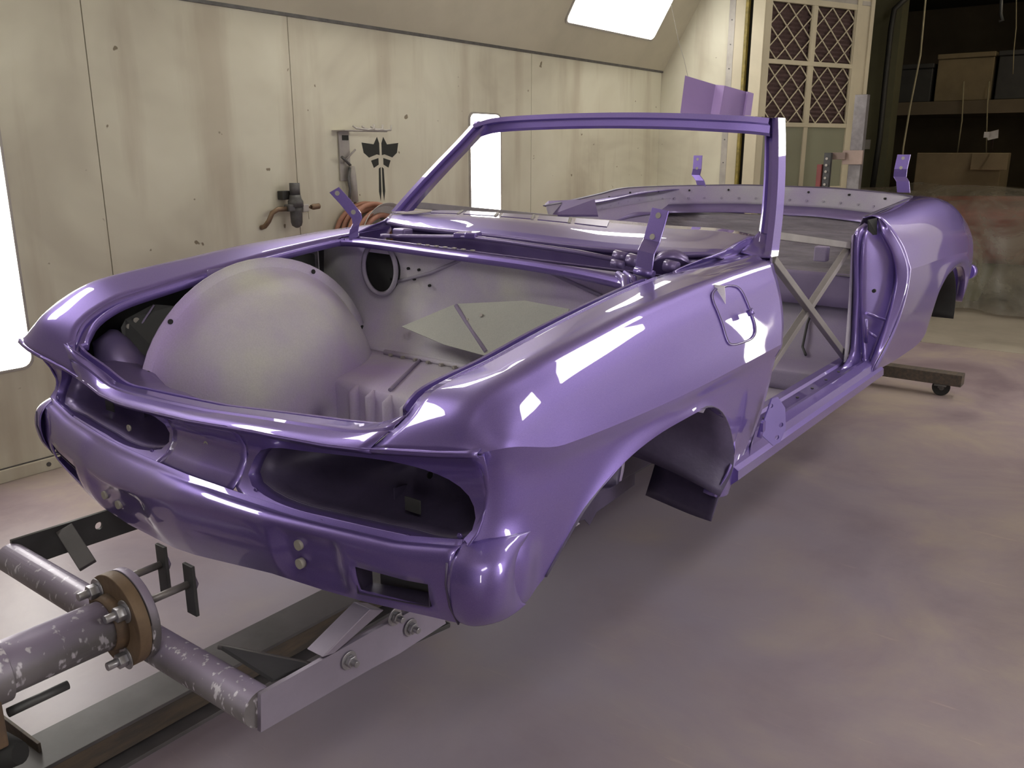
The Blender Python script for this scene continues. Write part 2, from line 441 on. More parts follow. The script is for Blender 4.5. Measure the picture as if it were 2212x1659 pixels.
# shop beyond
struct(boxo('wall_far', (13.5, -7, 0), (13.7, 6, 4.8), DKBR))
struct(boxo('wall_shop_left', (7.3, 5.8, 0), (13.7, 6.0, 4.8), DKBR))
struct(boxo('wall_shop_right', (7.3, -2.6, 0), (13.7, -2.47, 4.8), CREAM))
struct(boxo('ceiling', (7.3, -7, 4.7), (13.7, 6, 4.9), DKBR))
struct(boxo('wall_shop_front', (7.24, 2.47, 0), (7.34, 6.0, 4.8), DKBR))
struct(boxo('wall_shop_front', (7.24, -7.0, 0), (7.34, -2.47, 4.8), DKBR))
struct(boxo('wall_shop_front', (7.24, -2.47, 3.22), (7.34, 2.47, 4.8), DKBR))

# booth light panels
def wall_light(x0, x1, z0, z1, side, label):
    e = empty('wall_light', ((x0+x1)/2, side*2.44, z0), label, 'light', 'tall wall lights')
    U, V = (1, 0, 0), (0, 0, 1)
    O = ((x0), side*2.434, z0)
    wd, h = x1-x0, z1-z0
    plate('frame', [rrect(-0.012, -0.012, wd+0.012, h+0.012, 0.05), rrect(0, 0, wd, h, 0.045)], 0.012, O, U, V, LGREY, e)
    d = plate('diffuser', [rrect(0, 0, wd, h, 0.045)], 0.004, (x0, side*2.437, z0), U, V, LENS, e)
    return e
wall_light(0.695, 1.055, 0.53, 1.78, 1, 'tall glowing white wall light at the left edge of the picture')
wall_light(4.30, 4.655, 0.60, 1.775, 1, 'tall narrow glowing white wall light behind the windshield frame')
RL = [(-2.45, -2.09), (1.15, 1.51), (4.80, 5.155)]
for i, (a, b) in enumerate(RL):
    wall_light(a, b, 0.60, 1.80, -1, ['tall wall light on the right wall nearest the front end', 'tall wall light on the right wall beside the front wheel arch',
               'tall wall light on the right wall beside the tail'][i])
def slope_light(x0, x1, side, label):
    zc = 2.5; y0 = 2.44-(zc-H0)/HS
    V = Vector((0, -side*1, HS)).normalized(); U = Vector((1, 0, 0))
    nrm = Vector((0, -side*HS, -1)).normalized()
    O = Vector((x0, side*y0, zc)) + nrm*0.012
    L_ = 0.40 if side > 0 else 0.40
    e = empty('slope_light', ((x0+x1)/2, side*y0, zc), label, 'light', 'lights in the sloping ceiling')
    plate('frame', [rrect(-0.015, -0.015, x1-x0+0.015, L_+0.015, 0.05), rrect(0, 0, x1-x0, L_, 0.045)], 0.02, O, U, V, LGREY, e)
    plate('diffuser', [rrect(0, 0, x1-x0, L_, 0.045)], 0.006, O+nrm*0.0, U, V, LENS, e)
    return e
slope_light(5.30, 6.72, 1, 'bright rectangular light in the sloping ceiling at the top of the picture')
slope_light(2.35, 3.77, 1, 'bright rectangular light in the sloping ceiling above the wall hose')
slope_light(-0.6, 0.82, 1, 'bright rectangular light in the sloping ceiling above the front end')
slope_light(5.30, 6.72, -1, 'bright light in the right sloping ceiling near the doorway')
slope_light(2.75, 3.85, -1, 'bright light in the right sloping ceiling above the door opening')
slope_light(-1.7, -0.5, -1, 'bright light in the right sloping ceiling above the near fender')

# booth door leaf folded outward, with filter frames above and glass below
la = R(-23.6); LD = Vector((math.cos(la), math.sin(la), 0)); LP = Vector((7.3, 1.42, 0))
LN = Vector((-LD.y, LD.x, 0))
def lp(u, z, d=0.0): return LP + LD*u + Vector((0, 0, z)) - LN*d
door = empty('door_1', LP, kind='structure')
def lbox(name, u0, u1, z0, z1, d0, d1, mat, parent=door, bev=0.003):
    m = MB(); P = [lp(u, z, d) for u in (u0, u1) for d in (d0, d1) for z in (z0, z1)]
    m.add(P, [(0,1,3,2),(4,6,7,5),(0,4,5,1),(2,3,7,6),(0,2,6,4),(1,5,7,3)])
    return m.build(name, mat, parent, bev)
COLS = [(0.0, 0.525), (0.575, 1.10)]
ROWS = [(2.325, 2.81, 'f'), (1.775, 2.285, 'f'), (1.18, 1.735, 'g'), (0.60, 1.14, 'g')]
lbox('stile', -0.09, 0.0, 0.02, 2.95, -0.02, 0.02, CREAM)
lbox('stile', 0.525, 0.575, 0.60, 2.85, -0.015, 0.015, CREAM)
lbox('stile', 1.10, 1.16, 0.02, 2.95, -0.02, 0.02, CREAM)
lbox('edge_panel', 1.16, 1.30, 0.02, 2.95, -0.006, 0.006, CREAM)
lbox('stile', 1.29, 1.34, 0.02, 2.95, -0.02, 0.022, CREAM)
for z0, z1 in ((2.81, 2.86), (2.93, 2.97), (2.285, 2.325), (1.735, 1.775), (1.14, 1.18), (0.02, 0.60)):
    lbox('rail', 0.0, 1.10, z0, z1, -0.018, 0.018, CREAM)
lbox('rail', 0.0, 1.30, 2.86, 2.90, -0.01, 0.01, LGREY)
for (u0, u1) in COLS:
    for (z0, z1, k) in ROWS:
        if k == 'g':
            lbox('pane', u0, u1, z0, z1, -0.002, 0.002, GLASS, bev=0)
        else:
            # pleated filter: folded sheet, then expanded-metal diamond grille in front
            m = MB(); n = 26; V = []; F = []
            for i in range(n+1):
                z = z0+(z1-z0)*i/n; d = -0.015 if i % 2 else -0.032
                V += [lp(u0, z, d), lp(u1, z, d)]
            for i in range(n): F.append((2*i, 2*i+1, 2*i+3, 2*i+2))
            m.add(V, F).build('filter_pleats', FILT, door)
            g = MB(); W_, H_ = u1-u0, z1-z0; nx, nz = 2.5, 2.5; dx, dz = W_/nx, H_/nz
            for s_ in (1, -1):
                for c in range(-8, 16):
                    # line u = c*dx/2*... with slope dz/dx
                    pts = []
                    for tt in (0.0, 1.0):
                        pass
                    # intersect line through (c*dx - s*..., ) with the rectangle
                    k_ = s_*dz/dx; u_c = c*dx/1.0 + dx/2
                    cand = []
                    for uu in (0.0, W_):
                        zz = (uu-u_c)*k_
                        if 0 <= zz <= H_: cand.append((uu, zz))
                    for zz in (0.0, H_):
                        uu = zz/k_+u_c
                        if 0 <= uu <= W_: cand.append((uu, zz))
                    cand = sorted(set((round(a, 4), round(b, 4)) for a, b in cand))
                    if len(cand) >= 2:
                        a, b = cand[0], cand[-1]
                        if abs(a[0]-b[0]) > 0.01:
                            g.bar(lp(u0+a[0], z0+a[1], 0.0), lp(u0+b[0], z0+b[1], 0.0), 0.010, 0.008, LN)
            g.build('diamond_grille', CREAM, door)
            lbox('filter_frame', u0, u0+0.012, z0, z1, -0.005, 0.01, CREAM, bev=0)
            lbox('filter_frame', u1-0.012, u1, z0, z1, -0.005, 0.01, CREAM, bev=0)

# ------------------------------------------------------------------ things in the shop beyond
# rear lifting post of the body stand with its sliding clamp
# dark shelf, boxes and cardboard
SY = -2.4
sh = empty('shop_shelf', (12.4, -1.0, 0), 'dim brown wooden shelf running along the far wall of the shop', 'shelf')
boxo('shelf_board', (11.9, SY, 1.98), (13.3, 2.6, 2.14), DKBR, sh)
boxo('shelf_board', (12.0, SY, 3.45), (13.3, 2.6, 3.60), DKBOX, sh)
for y in (-2.3, -0.9, 1.9): boxo('post', (11.95, y-0.04, 0), (12.03, y+0.04, 3.45), DKBR, sh)
for (y0, y1, z0, z1, mt, lb) in ((1.05, 1.75, 2.145, 2.62, DKBOX, 'black box at the left end of the dim shelf'),
        (0.35, 1.0, 2.145, 2.72, CARD, 'brown carton on the dim shelf left of the black crate'), (-0.30, 0.30, 2.145, 2.72, DKBOX, 'black crate between the brown carton and the round duct'),
        (-1.95, -1.0, 2.145, 2.78, DKBOX, 'wide black crate at the right end of the dim shelf')):
    e = empty('storage_box', (12.2, (y0+y1)/2, z0), lb, 'box')
    boxo('body', (12.0, y0, z0), (12.7, y1, z1-0.06), mt, e, 0.01)
    boxo('lid', (11.98, y0-0.01, z1-0.06), (12.72, y1+0.01, z1), mt, e, 0.01)
e = MB().tube([(12.2, -0.62, 2.145), (12.2, -0.62, 3.44)], 0.24, 28).tube([(12.2,-0.62,2.9),(12.2,-0.62,2.93)],0.255,28).build('air_duct', DKBOX)
tagp(e, 'round dark duct pipe standing at the upper right corner', 'duct')
for (a, b, c, d, lb) in ((9.2, -0.55, 9.2, 0.62, 'cardboard sheet leaning in the dim shop behind the plastic'),):
    e = empty('cardboard_carton', (11.0, -0.2, 0.0), 'large brown cardboard carton behind the plastic sheeting', 'carton')
    boxo('body', (10.8000,0.8529,0.8978), (11.4000,-0.0668,1.5000), CARD, e, 0.01)
    boxo('flap', (10.7000,0.2359,1.3079), (10.7200,-0.1404,1.4899), CARD, e, 0.004)
def hang(name, pts, r, mat, label, cat):
    return tagp(MB().tube(pts, r, 8).build(name, mat), label, cat)
hang('hanging_rope', [(9.5000,0.6510,3.0649), (9.5000,0.6375,2.4822), (9.5000,0.6804,1.9758), (9.5000,0.7026,1.5482), (9.5000,0.6986,1.4274)], 0.010, ROPE, 'long pale rope hanging down in front of the dark shelf', 'rope')
hang('cable', [(11.9000,0.6499,2.3707), (11.8000,0.5943,1.8963), (11.8000,0.5993,1.5000)], 0.008, ROPE, 'thin pale cord hanging below the dim shelf, left one', 'cord')
hang('cable', [(11.9000,0.3607,2.3575), (11.8000,0.3301,2.0834), (11.8000,0.2710,1.5000)], 0.008, ROPE, 'thin pale cord hanging below the dim shelf, right one', 'cord')
hang('cable', [(11.6000,0.3328,4.7261), (11.6000,0.1024,2.9291), (11.6000,0.0922,2.6714), (11.6000,0.0672,2.4099)], 0.006, ROPE, 'thin bright wire beside the round duct', 'wire')
hang('conduit', [(11.1000,1.2365,3.3098), (11.1000,1.3710,3.1875), (11.1000,1.3858,2.9786), (11.1000,1.3878,2.4433), (11.1000,1.3828,1.6695), (11.1000,1.4072,1.0405)], 0.035, DKBOX, 'dark conduit pipe running down the shop wall right of the filter door', 'pipe')
hang('hook', [(9.6000,-0.0354,2.9677), (9.6000,-0.0482,2.8383), (9.6000,-0.0727,2.7761), (9.6000,-0.0407,2.7702)], 0.015, DKBOX, 'dark hook hanging at the top of the dim shop', 'hook')
e = empty('work_lamp', (10.2000,0.0068,1.6463), 'small white angled lamp head in the dim shop', 'lamp')
m = MB().add([(10.2000,0.0375,1.7098), (10.2000,-0.0794,1.7419), (10.2000,-0.0862,1.6551), (10.2000,0.0095,1.6318)], [(0, 1, 2, 3)]); m.build('reflector', LGREY, e, solid=0.02)
MB().tube([(10.3000,-0.0219,1.6863), (10.7000,0.0413,1.5102)], 0.012).build('arm', DKBOX, e)
m = MB().box((10.1500,0.0223,1.6894), (0.01, 0.05, 0.06)); m.build('bulb', LGREY, e)
# greenish pillar of the shop wall right of the door
struct(boxo('wall_pillar', (11.3, 1.33, 0), (11.6, 1.74, 4.6), simple('olive_grey_pillar', (0.115, 0.110, 0.060), 0.8, 0, 0.2, 2)))
e = MB().box((11.2900,1.5870,1.6044), (0.02, 0.09, 0.12)).build('switch_plate', LGREY); tagp(e, 'small pale switch plate on the olive wall right of the filter door', 'switch')
# red car under plastic sheeting
rc = empty('covered_car', (9.8, -1.0, 0), 'dull red car hidden under clear plastic behind the purple body', 'car')
rr = []
prof = [(0.25, .45), (0.12, .75), (0.05, .95), (0.25, 1.03), (0.9, 1.08), (1.7, 1.10)]
for (x, z) in prof: rr.append([(9.0+x+0.02*abs(y), y, z*0.93+0.0-0.012*(y+1)**2) for y in (-2.2, -1.8, -1.3, -0.7, 0.0, 0.8, 1.25)])
surf('body_shell', rr, DKRED, rc, 6, 4, solid=0.02)
MB().tube([(9.35, 0.35, .33), (9.35, 0.15, .33)], 0.33, 24).build('tire', DARK, rc)
MB().tube([(9.35, -1.75, .33), (9.35, -1.95, .33)], 0.33, 24).build('tire', DARK, rc)
pts = []
for j in range(30):
    v = j/29; row = []
    for i in range(60):
        y = 1.35 - i*3.7/59
        if v < 0.45:
            f = v/0.45; x = 9.9 - 1.05*f; z = 1.16 - 0.10*f*f + 0.02*math.sin(y*5+v*9)
        else:
            f = (v-0.45)/0.55; x = 8.85 - 0.12*f - 0.22*f*f + 0.05*math.sin(y*9+2*math.sin(y*3))*f; z = 1.06*(1-f)**0.8+0.04
        nz_ = noise.noise(Vector((x*1.6, y*2.2, v*4)))*0.07
        row.append((x+nz_, y, max(0.012, z+nz_*0.6 - 0.05*smoothstep(0.5, 1.35, y))))
    pts.append(row)
ps = link('plastic_sheet', grid_mesh('plastic_sheet', pts), PLAST)
tagp(ps, 'clear dusty plastic sheeting draped over the red car in the dim shop', 'plastic sheet')
e = plate('masking_paper', [[(0, 0), (0.12, 0.0), (0.22, 0.30), (0.26, 0.50), (0.12, 0.56), (0.02, 0.50), (-0.08, 0.14)]], 0.004, (9.3384,-0.1201,-0.0000), (0, -1, 0), (0.0, 0, 1), OLIVE)
tagp(e, 'olive green masking paper hanging behind the rear fender', 'paper')

# ------------------------------------------------------------------ things on the left wall
# air regulator
ar = empty('air_regulator', (2.61, 2.44, 1.20), 'grey compressed-air regulator with filter bowl on the cream wall', 'regulator')
cx, cy = 2.612, 2.36
MB().tube([(cx, cy, 1.262), (cx, cy, 1.330)], 0.030, 20).build('adjuster_knob', GREYM, ar)
MB().tube([(cx, cy, 1.195), (cx, cy, 1.225), (cx, cy, 1.24), (cx, cy, 1.262)], [0.045, 0.045, 0.036, 0.032], 20).build('body', GREYM, ar)
MB().tube([(cx, cy, 1.195), (cx, cy, 1.17), (cx, cy, 1.105), (cx, cy, 1.085), (cx, cy, 1.072)], [0.038, 0.036, 0.034, 0.028, 0.008], 20).build('filter_bowl', GREYM, ar)
boxo('wall_bracket', (2.545, 2.39, 1.235), (2.61, 2.438, 1.285), DKBOX, ar, 0.004)
MB().box((cx-0.045, cy, 1.19), (0.05, 0.05, 0.04)).build('inlet_block', GREYM, ar, 0.006)
MB().box((cx+0.052, cy-0.01, 1.185), (0.045, 0.04, 0.045)).build('outlet_block', LGREY, ar, 0.006)
MB().tube([(cx-0.07, cy, 1.185), (2.49, 2.37, 1.185), (2.455, 2.38, 1.165), (2.435, 2.39, 1.12), (2.42, 2.41, 1.09), (2.415, 2.437, 1.082)], 0.014, 12).build('inlet_pipe', BRASS, ar)
MB().tube([(cx+0.07, cy, 1.187), (2.725, cy, 1.187)], 0.007, 10).build('outlet_nipple', BRASS, ar)
MB().tube([(2.725, cy, 1.187), (2.74, cy, 1.187), (2.785, cy, 1.19), (2.79, cy, 1.19)], [0.012, 0.017, 0.017, 0.012], 14).build('quick_coupler', BRASS, ar)
MB().tube([(cx+0.065, cy-0.03, 1.165), (cx+0.067, cy-0.03, 1.12)], 0.0015, 6).build('tag_wire', ROPE, ar)
# wall bracket with hooks
wb = empty('hook_bracket', (3.08, 2.44, 1.35), 'light grey steel wall bracket with bent hooks beside the stencilled emblem', 'bracket')
boxo('upright', (3.03, 2.425, 1.33), (3.115, 2.438, 1.628), LGREY, wb, 0.002)
boxo('shelf_arm', (2.985, 2.32, 1.628), (3.13, 2.438, 1.634), LGREY, wb, 0.001)
m = MB()
for k in range(3):
    x = 3.13+k*0.075
    m.tube([(x-0.04, 2.36, 1.660), (x-0.03, 2.34, 1.645), (x+0.03, 2.30, 1.636), (x+0.075, 2.30, 1.640), (x+0.10, 2.32, 1.668)], 0.0065, 8)
m.tube([(3.09, 2.36, 1.631), (3.35, 2.33, 1.631)], 0.005, 8)
m.build('hook_rods', LGREY, wb)
boxo('dark_label', (3.055, 2.421, 1.575), (3.105, 2.4245, 1.605), BLACK, wb)
# blow gun hanging on the bracket
bg = empty('blow_gun', (3.07, 2.40, 1.2), 'grey air blow gun hanging on the wall above the coiled hose', 'blow gun')
MB().tube([(3.10, 2.40, 1.42), (3.095, 2.40, 1.36), (3.11, 2.40, 1.30), (3.115, 2.40, 1.20)], [0.020, 0.030, 0.022, 0.022], 14).build('handle', LGREY, bg)
MB().tube([(3.09, 2.40, 1.425), (3.05, 2.39, 1.45), (3.005, 2.38, 1.475)], 0.009, 10).build('nozzle', GREYM, bg)
MB().tube([(3.075, 2.39, 1.41), (3.055, 2.385, 1.35), (3.065, 2.385, 1.28), (3.06, 2.39, 1.215)], 0.009, 10).build('trigger', GREYM, bg)
MB().tube([(3.05, 2.42, 1.44), (3.13, 2.39, 1.52)], 0.006, 8).build('hanger_hook', LGREY, bg)
MB().tube([(3.115, 2.40, 1.20), (3.118, 2.40, 1.16)], 0.010, 10).build('hose_fitting', BRASS, bg)
# hose reel
hr = empty('hose_reel', (3.19, 2.36, 0.95), 'dusty red air hose coiled round a grey reel on the wall', 'hose')
for k in range(6):
    m = MB(); rr_ = 0.245-0.018*(k % 3) - (0.03 if k > 3 else 0)
    m.tube([(3.19+rr_*math.cos(t), 2.40-0.030*k+0.012*math.sin(3*t+k), 0.94+rr_*math.sin(t)) for t in (2*math.pi*q/40 for q in range(40))], 0.0165, 10, closed=True)
    m.build('hose_loop', HOSE, hr)
pr = []
for j, (rad, y) in enumerate(((0.17, 2.43), (0.17, 2.27), (0.215, 2.262), (0.235, 2.23))):
    pr.append([(3.24+rad*math.cos(t), y, 0.96+rad*math.sin(t)) for t in (R(-60)+R(300)*q/30 for q in range(31))])
link('reel_shell', grid_mesh('reel_shell', pr, (1, 2)), LGREY, hr, 0.004)
# black stencilled emblem (plain winged shape)
def P2(*a): return list(a)
em = []
for s_ in (1, -1):
    f = lambda L_: [(s_*a*1.0, b) for a, b in L_]
    em += [f([(0.010, 0.105), (0.028, 0.145), (0.060, 0.098), (0.165, 0.108), (0.150, 0.045), (0.105, 0.015), (0.035, 0.035), (0.010, 0.030)]),
           f([(0.022, 0.012), (0.088, -0.004), (0.066, -0.050), (0.022, -0.030)]),
           f([(0.006, -0.045), (0.022, -0.055), (0.028, -0.20), (0.016, -0.262), (0.006, -0.20)])]
e = plate('wall_emblem', em, 0.001, (3.395, 2.4392, 1.455), (1, 0, 0), (0, 0, 1), BLACK)
tagp(e, 'black stencilled winged emblem on the cream wall right of the bracket', 'emblem')
# folded purple test panel hanging on a wire
tp = empty('test_panel', (5.25, 0.95, 1.85), 'folded sheet-metal panel in fresh purple paint hanging on a thin wire', 'metal panel')
top = [(5.2000,1.1839,2.0322), (5.2600,0.9735,1.9640), (5.1400,0.8499,1.9456), (5.2200,0.7268,1.9057), (5.1700,0.6926,1.9017), (5.2000,0.6645,1.8902)]
bot = [(5.2000,1.2089,1.7649), (5.2600,1.0034,1.7175), (5.1400,0.8817,1.7087), (5.2200,0.7482,1.6464), (5.1700,0.7136,1.6450), (5.2000,0.6821,1.6389)]
m = MB()
for i in range(5): m.add([bot[i], bot[i+1], top[i+1], top[i]], [(0, 1, 2, 3)])
m.build('folded_sheet', simple('fresh_lilac_paint', (0.30, 0.20, 0.44), 0.45, 0.1, 0.1, 3), tp, solid=0.004)
MB().tube([(5.2000,1.1617,2.0218), (5.2000,1.1970,2.1354), (5.2000,1.2474,2.2621), (5.2000,1.3633,2.6676)], 0.0018, 6).build('hanging_wire', LGREY, tp)

sl_ = empty('shop_fill_light', (10.2, -1.5, 4.66), 'added unseen fill light on the ceiling of the shop beyond the booth', 'light')  # lamp added out of view to brighten the dark shop
boxo('housing', (9.5, -1.6, 4.60), (10.9, -1.4, 4.70), LGREY, sl_)
boxo('tube', (9.52, -1.58, 4.575), (10.88, -1.42, 4.60), emit('warm_fill_glow', (1.0, .85, .55), 26.0), sl_)

sl_ = empty('shop_fill_light', (9.0, -1.3, 4.66), 'added unseen fill light on the shop ceiling near the pale right wall', 'light')  # second added lamp, lights the right wall that the quarter panel reflects
boxo('housing', (8.3, -1.4, 4.60), (9.7, -1.2, 4.70), LGREY, sl_)
boxo('tube', (8.32, -1.38, 4.575), (9.68, -1.22, 4.60), emit('white_fill_glow', (1.0, .93, .9), 30.0), sl_)
# ------------------------------------------------------------------ the car body
car = empty('car_body', (2.7, 0, 0.55), 'stripped convertible car body in glossy purple metallic paint held above the floor', 'car body')
def roll(x): return 0.030*smoothstep(0.44, 0.62, x)*(1-smoothstep(1.9, 2.7, x))
def rl(p):
    p = Vector(p); p.z += roll(p.x)*p.y; return p
def sgn(pts, s): return [(x, s*y, z) for x, y, z in pts]

IE = [(.398,.57,.935),(.43,.625,.995),(.475,.638,1.043),(.56,.64,1.073),(.68,.64,1.092),(.86,.64,1.122),(1.06,.64,1.150),(1.25,.64,1.172),(1.42,.642,1.187),(1.52,.648,1.193),(1.60,.655,1.198),(1.72,.665,1.205),(1.90,.69,1.213)]
CR = [(.400,.765,.980),(.435,.785,1.028),(.49,.790,1.068),(.575,.790,1.100),(.70,.790,1.123),(.88,.790,1.144),(1.08,.790,1.166),(1.27,.790,1.179),(1.43,.790,1.189),(1.53,.790,1.193),(1.60,.790,1.196),(1.72,.792,1.199),(1.865,.80,1.202)]
T1 = [((a[0]+b[0])/2, (a[1]+b[1])/2, (a[2]+b[2])/2+.007) for a, b in zip(IE, CR)]
T2 = [(a[0], a[1]-.030, a[2]+.004) for a in CR]
S0 = [(a[0]+.002, a[1]+.017, a[2]-.018) for a in CR]
SM_ = None
SM = [(.400,.81,.973),(.440,.838,1.008),(.505,.848,1.030),(.60,.852,1.047),(.715,.855,1.058),(.89,.857,1.066),(1.09,.859,1.076),(1.275,.861,1.083),(1.425,.862,1.089),(1.535,.862,1.093),(1.605,.863,1.096),(1.715,.864,1.100),(1.835,.864,1.104)]
CE = [(.405,.842,.984),(.455,.864,.983),(.525,.872,.978),(.62,.877,.972),(.735,.880,.967),(.91,.883,.963),(1.11,.885,.962),(1.285,.886,.964),(1.42,.886,.967),(1.53,.886,.969),(1.60,.886,.971),(1.69,.886,.973),(1.775,.886,.975)]
BT = [(.395,.79,.635),(.445,.82,.610),(.53,.84,.636),(.61,.855,.676),(.665,.865,.735),(.745,.875,.803),(.90,.882,.870),(1.11,.885,.893),(1.33,.885,.878),(1.455,.883,.785),(1.502,.88,.66),(1.455,.865,.578),(1.565,.862,.556)]
def tab(y, T): return ip(y if T[0][0] < 0 else abs(y), T)
LEX = [(0,.350),(.3,.360),(.5,.378),(.65,.392),(.85,.402)]
LEZ = [(-.855,.984),(-.74,.962),(-.58,.938),(-.455,.926),(-.25,.918),(0,.899),(.2,.886),(.35,.878),(.45,.880),(.55,.900),(.66,.928),(.78,.960),(.86,.986)]
def ysurf(x, z):
    wv = ip(x, [(.395,.838),(.455,.862),(.525,.870),(.62,.876),(.91,.882),(1.11,.885),(1.8,.886)])
    ze = ip(x, [(.40,.984),(.62,.972),(1.11,.962),(1.78,.975)])
    d = max(0, ze-z)
    y = wv - 0.018*smoothstep(0, .055, d) - 0.035*(d/.42)**2
    # swollen lower front corner below the bumper line
    y += 0.028*smoothstep(.80, .755, z)*smoothstep(.60, .50, x)*smoothstep(.60,.66,z)
    # flare beside the wheel arch
    r_ = math.hypot((x-1.09)/.43, (z-.56)/.335)
    if z > .5: y += 0.014*math.exp(-((r_-1.0)/.10)**2)
    return y
def fender(s):
    def first(r, y):
        p = (tab(y, LEX)+.003, y, tab(s*y, LEZ)+.001); return [p]+list(r[1:])
    def between(t):      # convex shoulder between the crown and the side crease
        f = t+.72*t*(1-t); out = []
        for a, b in zip(CR, CE): out.append((a[0]+(b[0]-a[0])*t, a[1]+(b[1]-a[1])*f, a[2]+(b[2]-a[2])*t))
        return out
    rails = [sgn(r, s) for r in (first(IE, .575), first(T1, .67), first(T2, .735), first(CR, .77), first(between(.12), .79), first(between(.28), .805), first(between(.5), .818), first(between(.75), .830), first(CE, .842))]
    rows, sh = rows_from(rails, 6, 3, ())
    ce = cr([Vector(p) for p in CE], 6); bt = cr([Vector(p) for p in BT], 6)
    sh = [len(rows)-1]
    ts = [.04, .1, .18, .28, .38, .48, .58, .68, .77, .85, .91, .96, 1.0]
    for t in ts:
        row = []
        for i, (a, b) in enumerate(zip(ce, bt)):
            p = a.lerp(b, t)
            if i > len(ce)-8: p.x += 0.045*4*t*(1-t)*(i-(len(ce)-8))/7
            zt = (p.z-.78)/.20
            if i < 14 and 0 < zt < 1: p.x += .045*math.sin(math.pi*zt)**.8*(1-i/14)
            p.y = s*(ysurf(p.x, p.z) - .022*(1-min(1, i/10))**2*(1 if t > .09 else t/.09)); row.append(p)
        rows.append(row)
    sh.append(len(rows)-1)
    for k in (0.5, 1.0):     # return flange behind the lower edge
        rows.append([Vector((p.x, p.y - s*0.035*k, p.z)) for p in rows[-1]] if k == 0.5 else [Vector((p.x, p.y - s*0.0175, p.z+0.002)) for p in rows[-1]])
    rows = [[rl(p) for p in r] for r in rows]
    if s < 0: rows = [list(reversed(r)) for r in rows]
    o = link('front_fender', grid_mesh('front_fender', rows, sh), PAINT, car, 0.004, -1)
    me = o.data; sidev = sum((p.normal*p.area for p in me.polygons), Vector())
    if sidev.y*s < 0: me.flip_normals()
    return o
fn_, ff_ = fender(-1), fender(1)

# ---- nose and front face
AX = [(0,.335),(.4,.360),(.65,.385),(.80,.402)]
AZ = [(0,.752),(.2,.748),(.33,.748),(.46,.752),(.65,.762),(.78,.785),(.86,.80)]
def BX(y): return tab(y, [(0,.290),(.15,.298),(.31,.308),(.5,.333),(.69,.357),(.82,.380)])
def BZ(y): return ip(y, [(-.8,.757),(-.69,.748),(-.5,.748),(-.3,.742),(-.1,.730),(.10,.705),(.16,.688),(.40,.668),(.47,.672),(.52,.70),(.69,.715),(.8,.74)])
def TX(y): return tab(y, [(0,.335),(.3,.348),(.45,.357),(.56,.366),(.82,.395)])
def TZ(y): return ip(y, [(-.82,.634),(-.56,.610),(-.44,.602),(-.28,.594),(-.1,.572),(.1,.548),(.34,.545),(.49,.553),(.6,.57),(.75,.60),(.82,.625)])
def FX(y, z):
    za, zl = tab(y, AZ), tab(y, LEZ); t = max(0, min(1, (z-za)/(zl-za)))
    return tab(y, AX)*(1-t)+tab(y, LEX)*t + 0.052*math.sin(math.pi*t)**0.8
def polar(poly, c, th):
    d = (math.cos(th), math.sin(th)); best = 0
    for (a, b) in zip(poly, poly[1:]+poly[:1]):
        ex, ey = b[0]-a[0], b[1]-a[1]; den = d[0]*ey-d[1]*ex
        if abs(den) < 1e-9: continue
        t = ((a[0]-c[0])*ey-(a[1]-c[1])*ex)/den; u = ((a[0]-c[0])*d[1]-(a[1]-c[1])*d[0])/den
        if t > 0 and -1e-6 <= u <= 1+1e-6: best = max(best, t)
    return (c[0]+d[0]*best, c[1]+d[1]*best)
OPEN = [(.165,.800),(.19,.845),(.26,.872),(.37,.886),(.48,.900),(.60,.910),(.70,.902),(.765,.876),(.80,.832),(.795,.798),(.755,.780),(.66,.772),(.56,.766),(.45,.761),(.34,.757),(.25,.762),(.185,.775)]
def face_side(s):
    op = [tuple(p)[:2] for p in cr([(a, min(b, tab(s*a, LEZ)-.013), 0) for a, b in OPEN], 5, True)]
    outer = [(y, tab(s*y, LEZ)) for y in (.15,.25,.35,.45,.55,.65,.75,.845)] + [(.825, .93), (.818,.87)] + [(y, tab(y, AZ)) for y in (.818,.75,.65,.55,.45,.35,.25,.15)]
    c = (.50, .832 if s < 0 else .818); nth = 96; rows = []
    O_, I_ = [], []
    for k in range(nth):
        th = 2*math.pi*k/nth; O_.append(polar(outer, c, th)); I_.append(polar(op, c, th))
    for t in (0, .25, .5, .75, .92, 1):
        rows.append([(FX(s*(a[0]+(b[0]-a[0])*t), a[1]+(b[1]-a[1])*t), s*(a[0]+(b[0]-a[0])*t), a[1]+(b[1]-a[1])*t) for a, b in zip(O_, I_)])
    sh = [5]
    last = rows[-1]
    for dx, k in ((.012, .985), (.030, .975)):
        rows.append([(x+dx, s*(c[0]+(abs(y)-c[0])*k), c[1]+(z-c[1])*k) for x, y, z in last])
    o = link('headlight_surround', grid_mesh('headlight_surround', rows, sh, closed_u=True), PAINT, car, 0.003)
    orient(o, (-1, 0, 0))
    br = []
    for dx, k in ((.028, .975), (.07, .95), (.13, .86), (.18, .70), (.205, .45), (.212, .2), (.213, .02)):
        br.append([(x+dx*.92, s*(c[0]+(abs(y)-c[0])*k), c[1]+.012*(1-k)+(z-c[1])*k*(1+.25*smoothstep(.03,.12,dx)*(k>.3))) for x, y, z in last])
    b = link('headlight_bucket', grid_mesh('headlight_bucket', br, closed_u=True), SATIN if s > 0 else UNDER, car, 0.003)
    # sheet-metal clip nut tab and screws around the lip
    MB().box((.475, s*.60, .795), (.004, .045, .032)).build('clip_tab', STEELD, b, 0.002)
    m = MB()
    for (y, z) in ((.215,.768),(.44,.755),(.665,.772),(.78,.80)):
        x = FX(s*y, z)-.001; m.tube([(x, s*y, z), (x-.004, s*y, z)], .006, 6)
    m.build('lip_screws', PAINT, o)['kind'] = 'stuff'
    return o
face_side(-1); face_side(1)
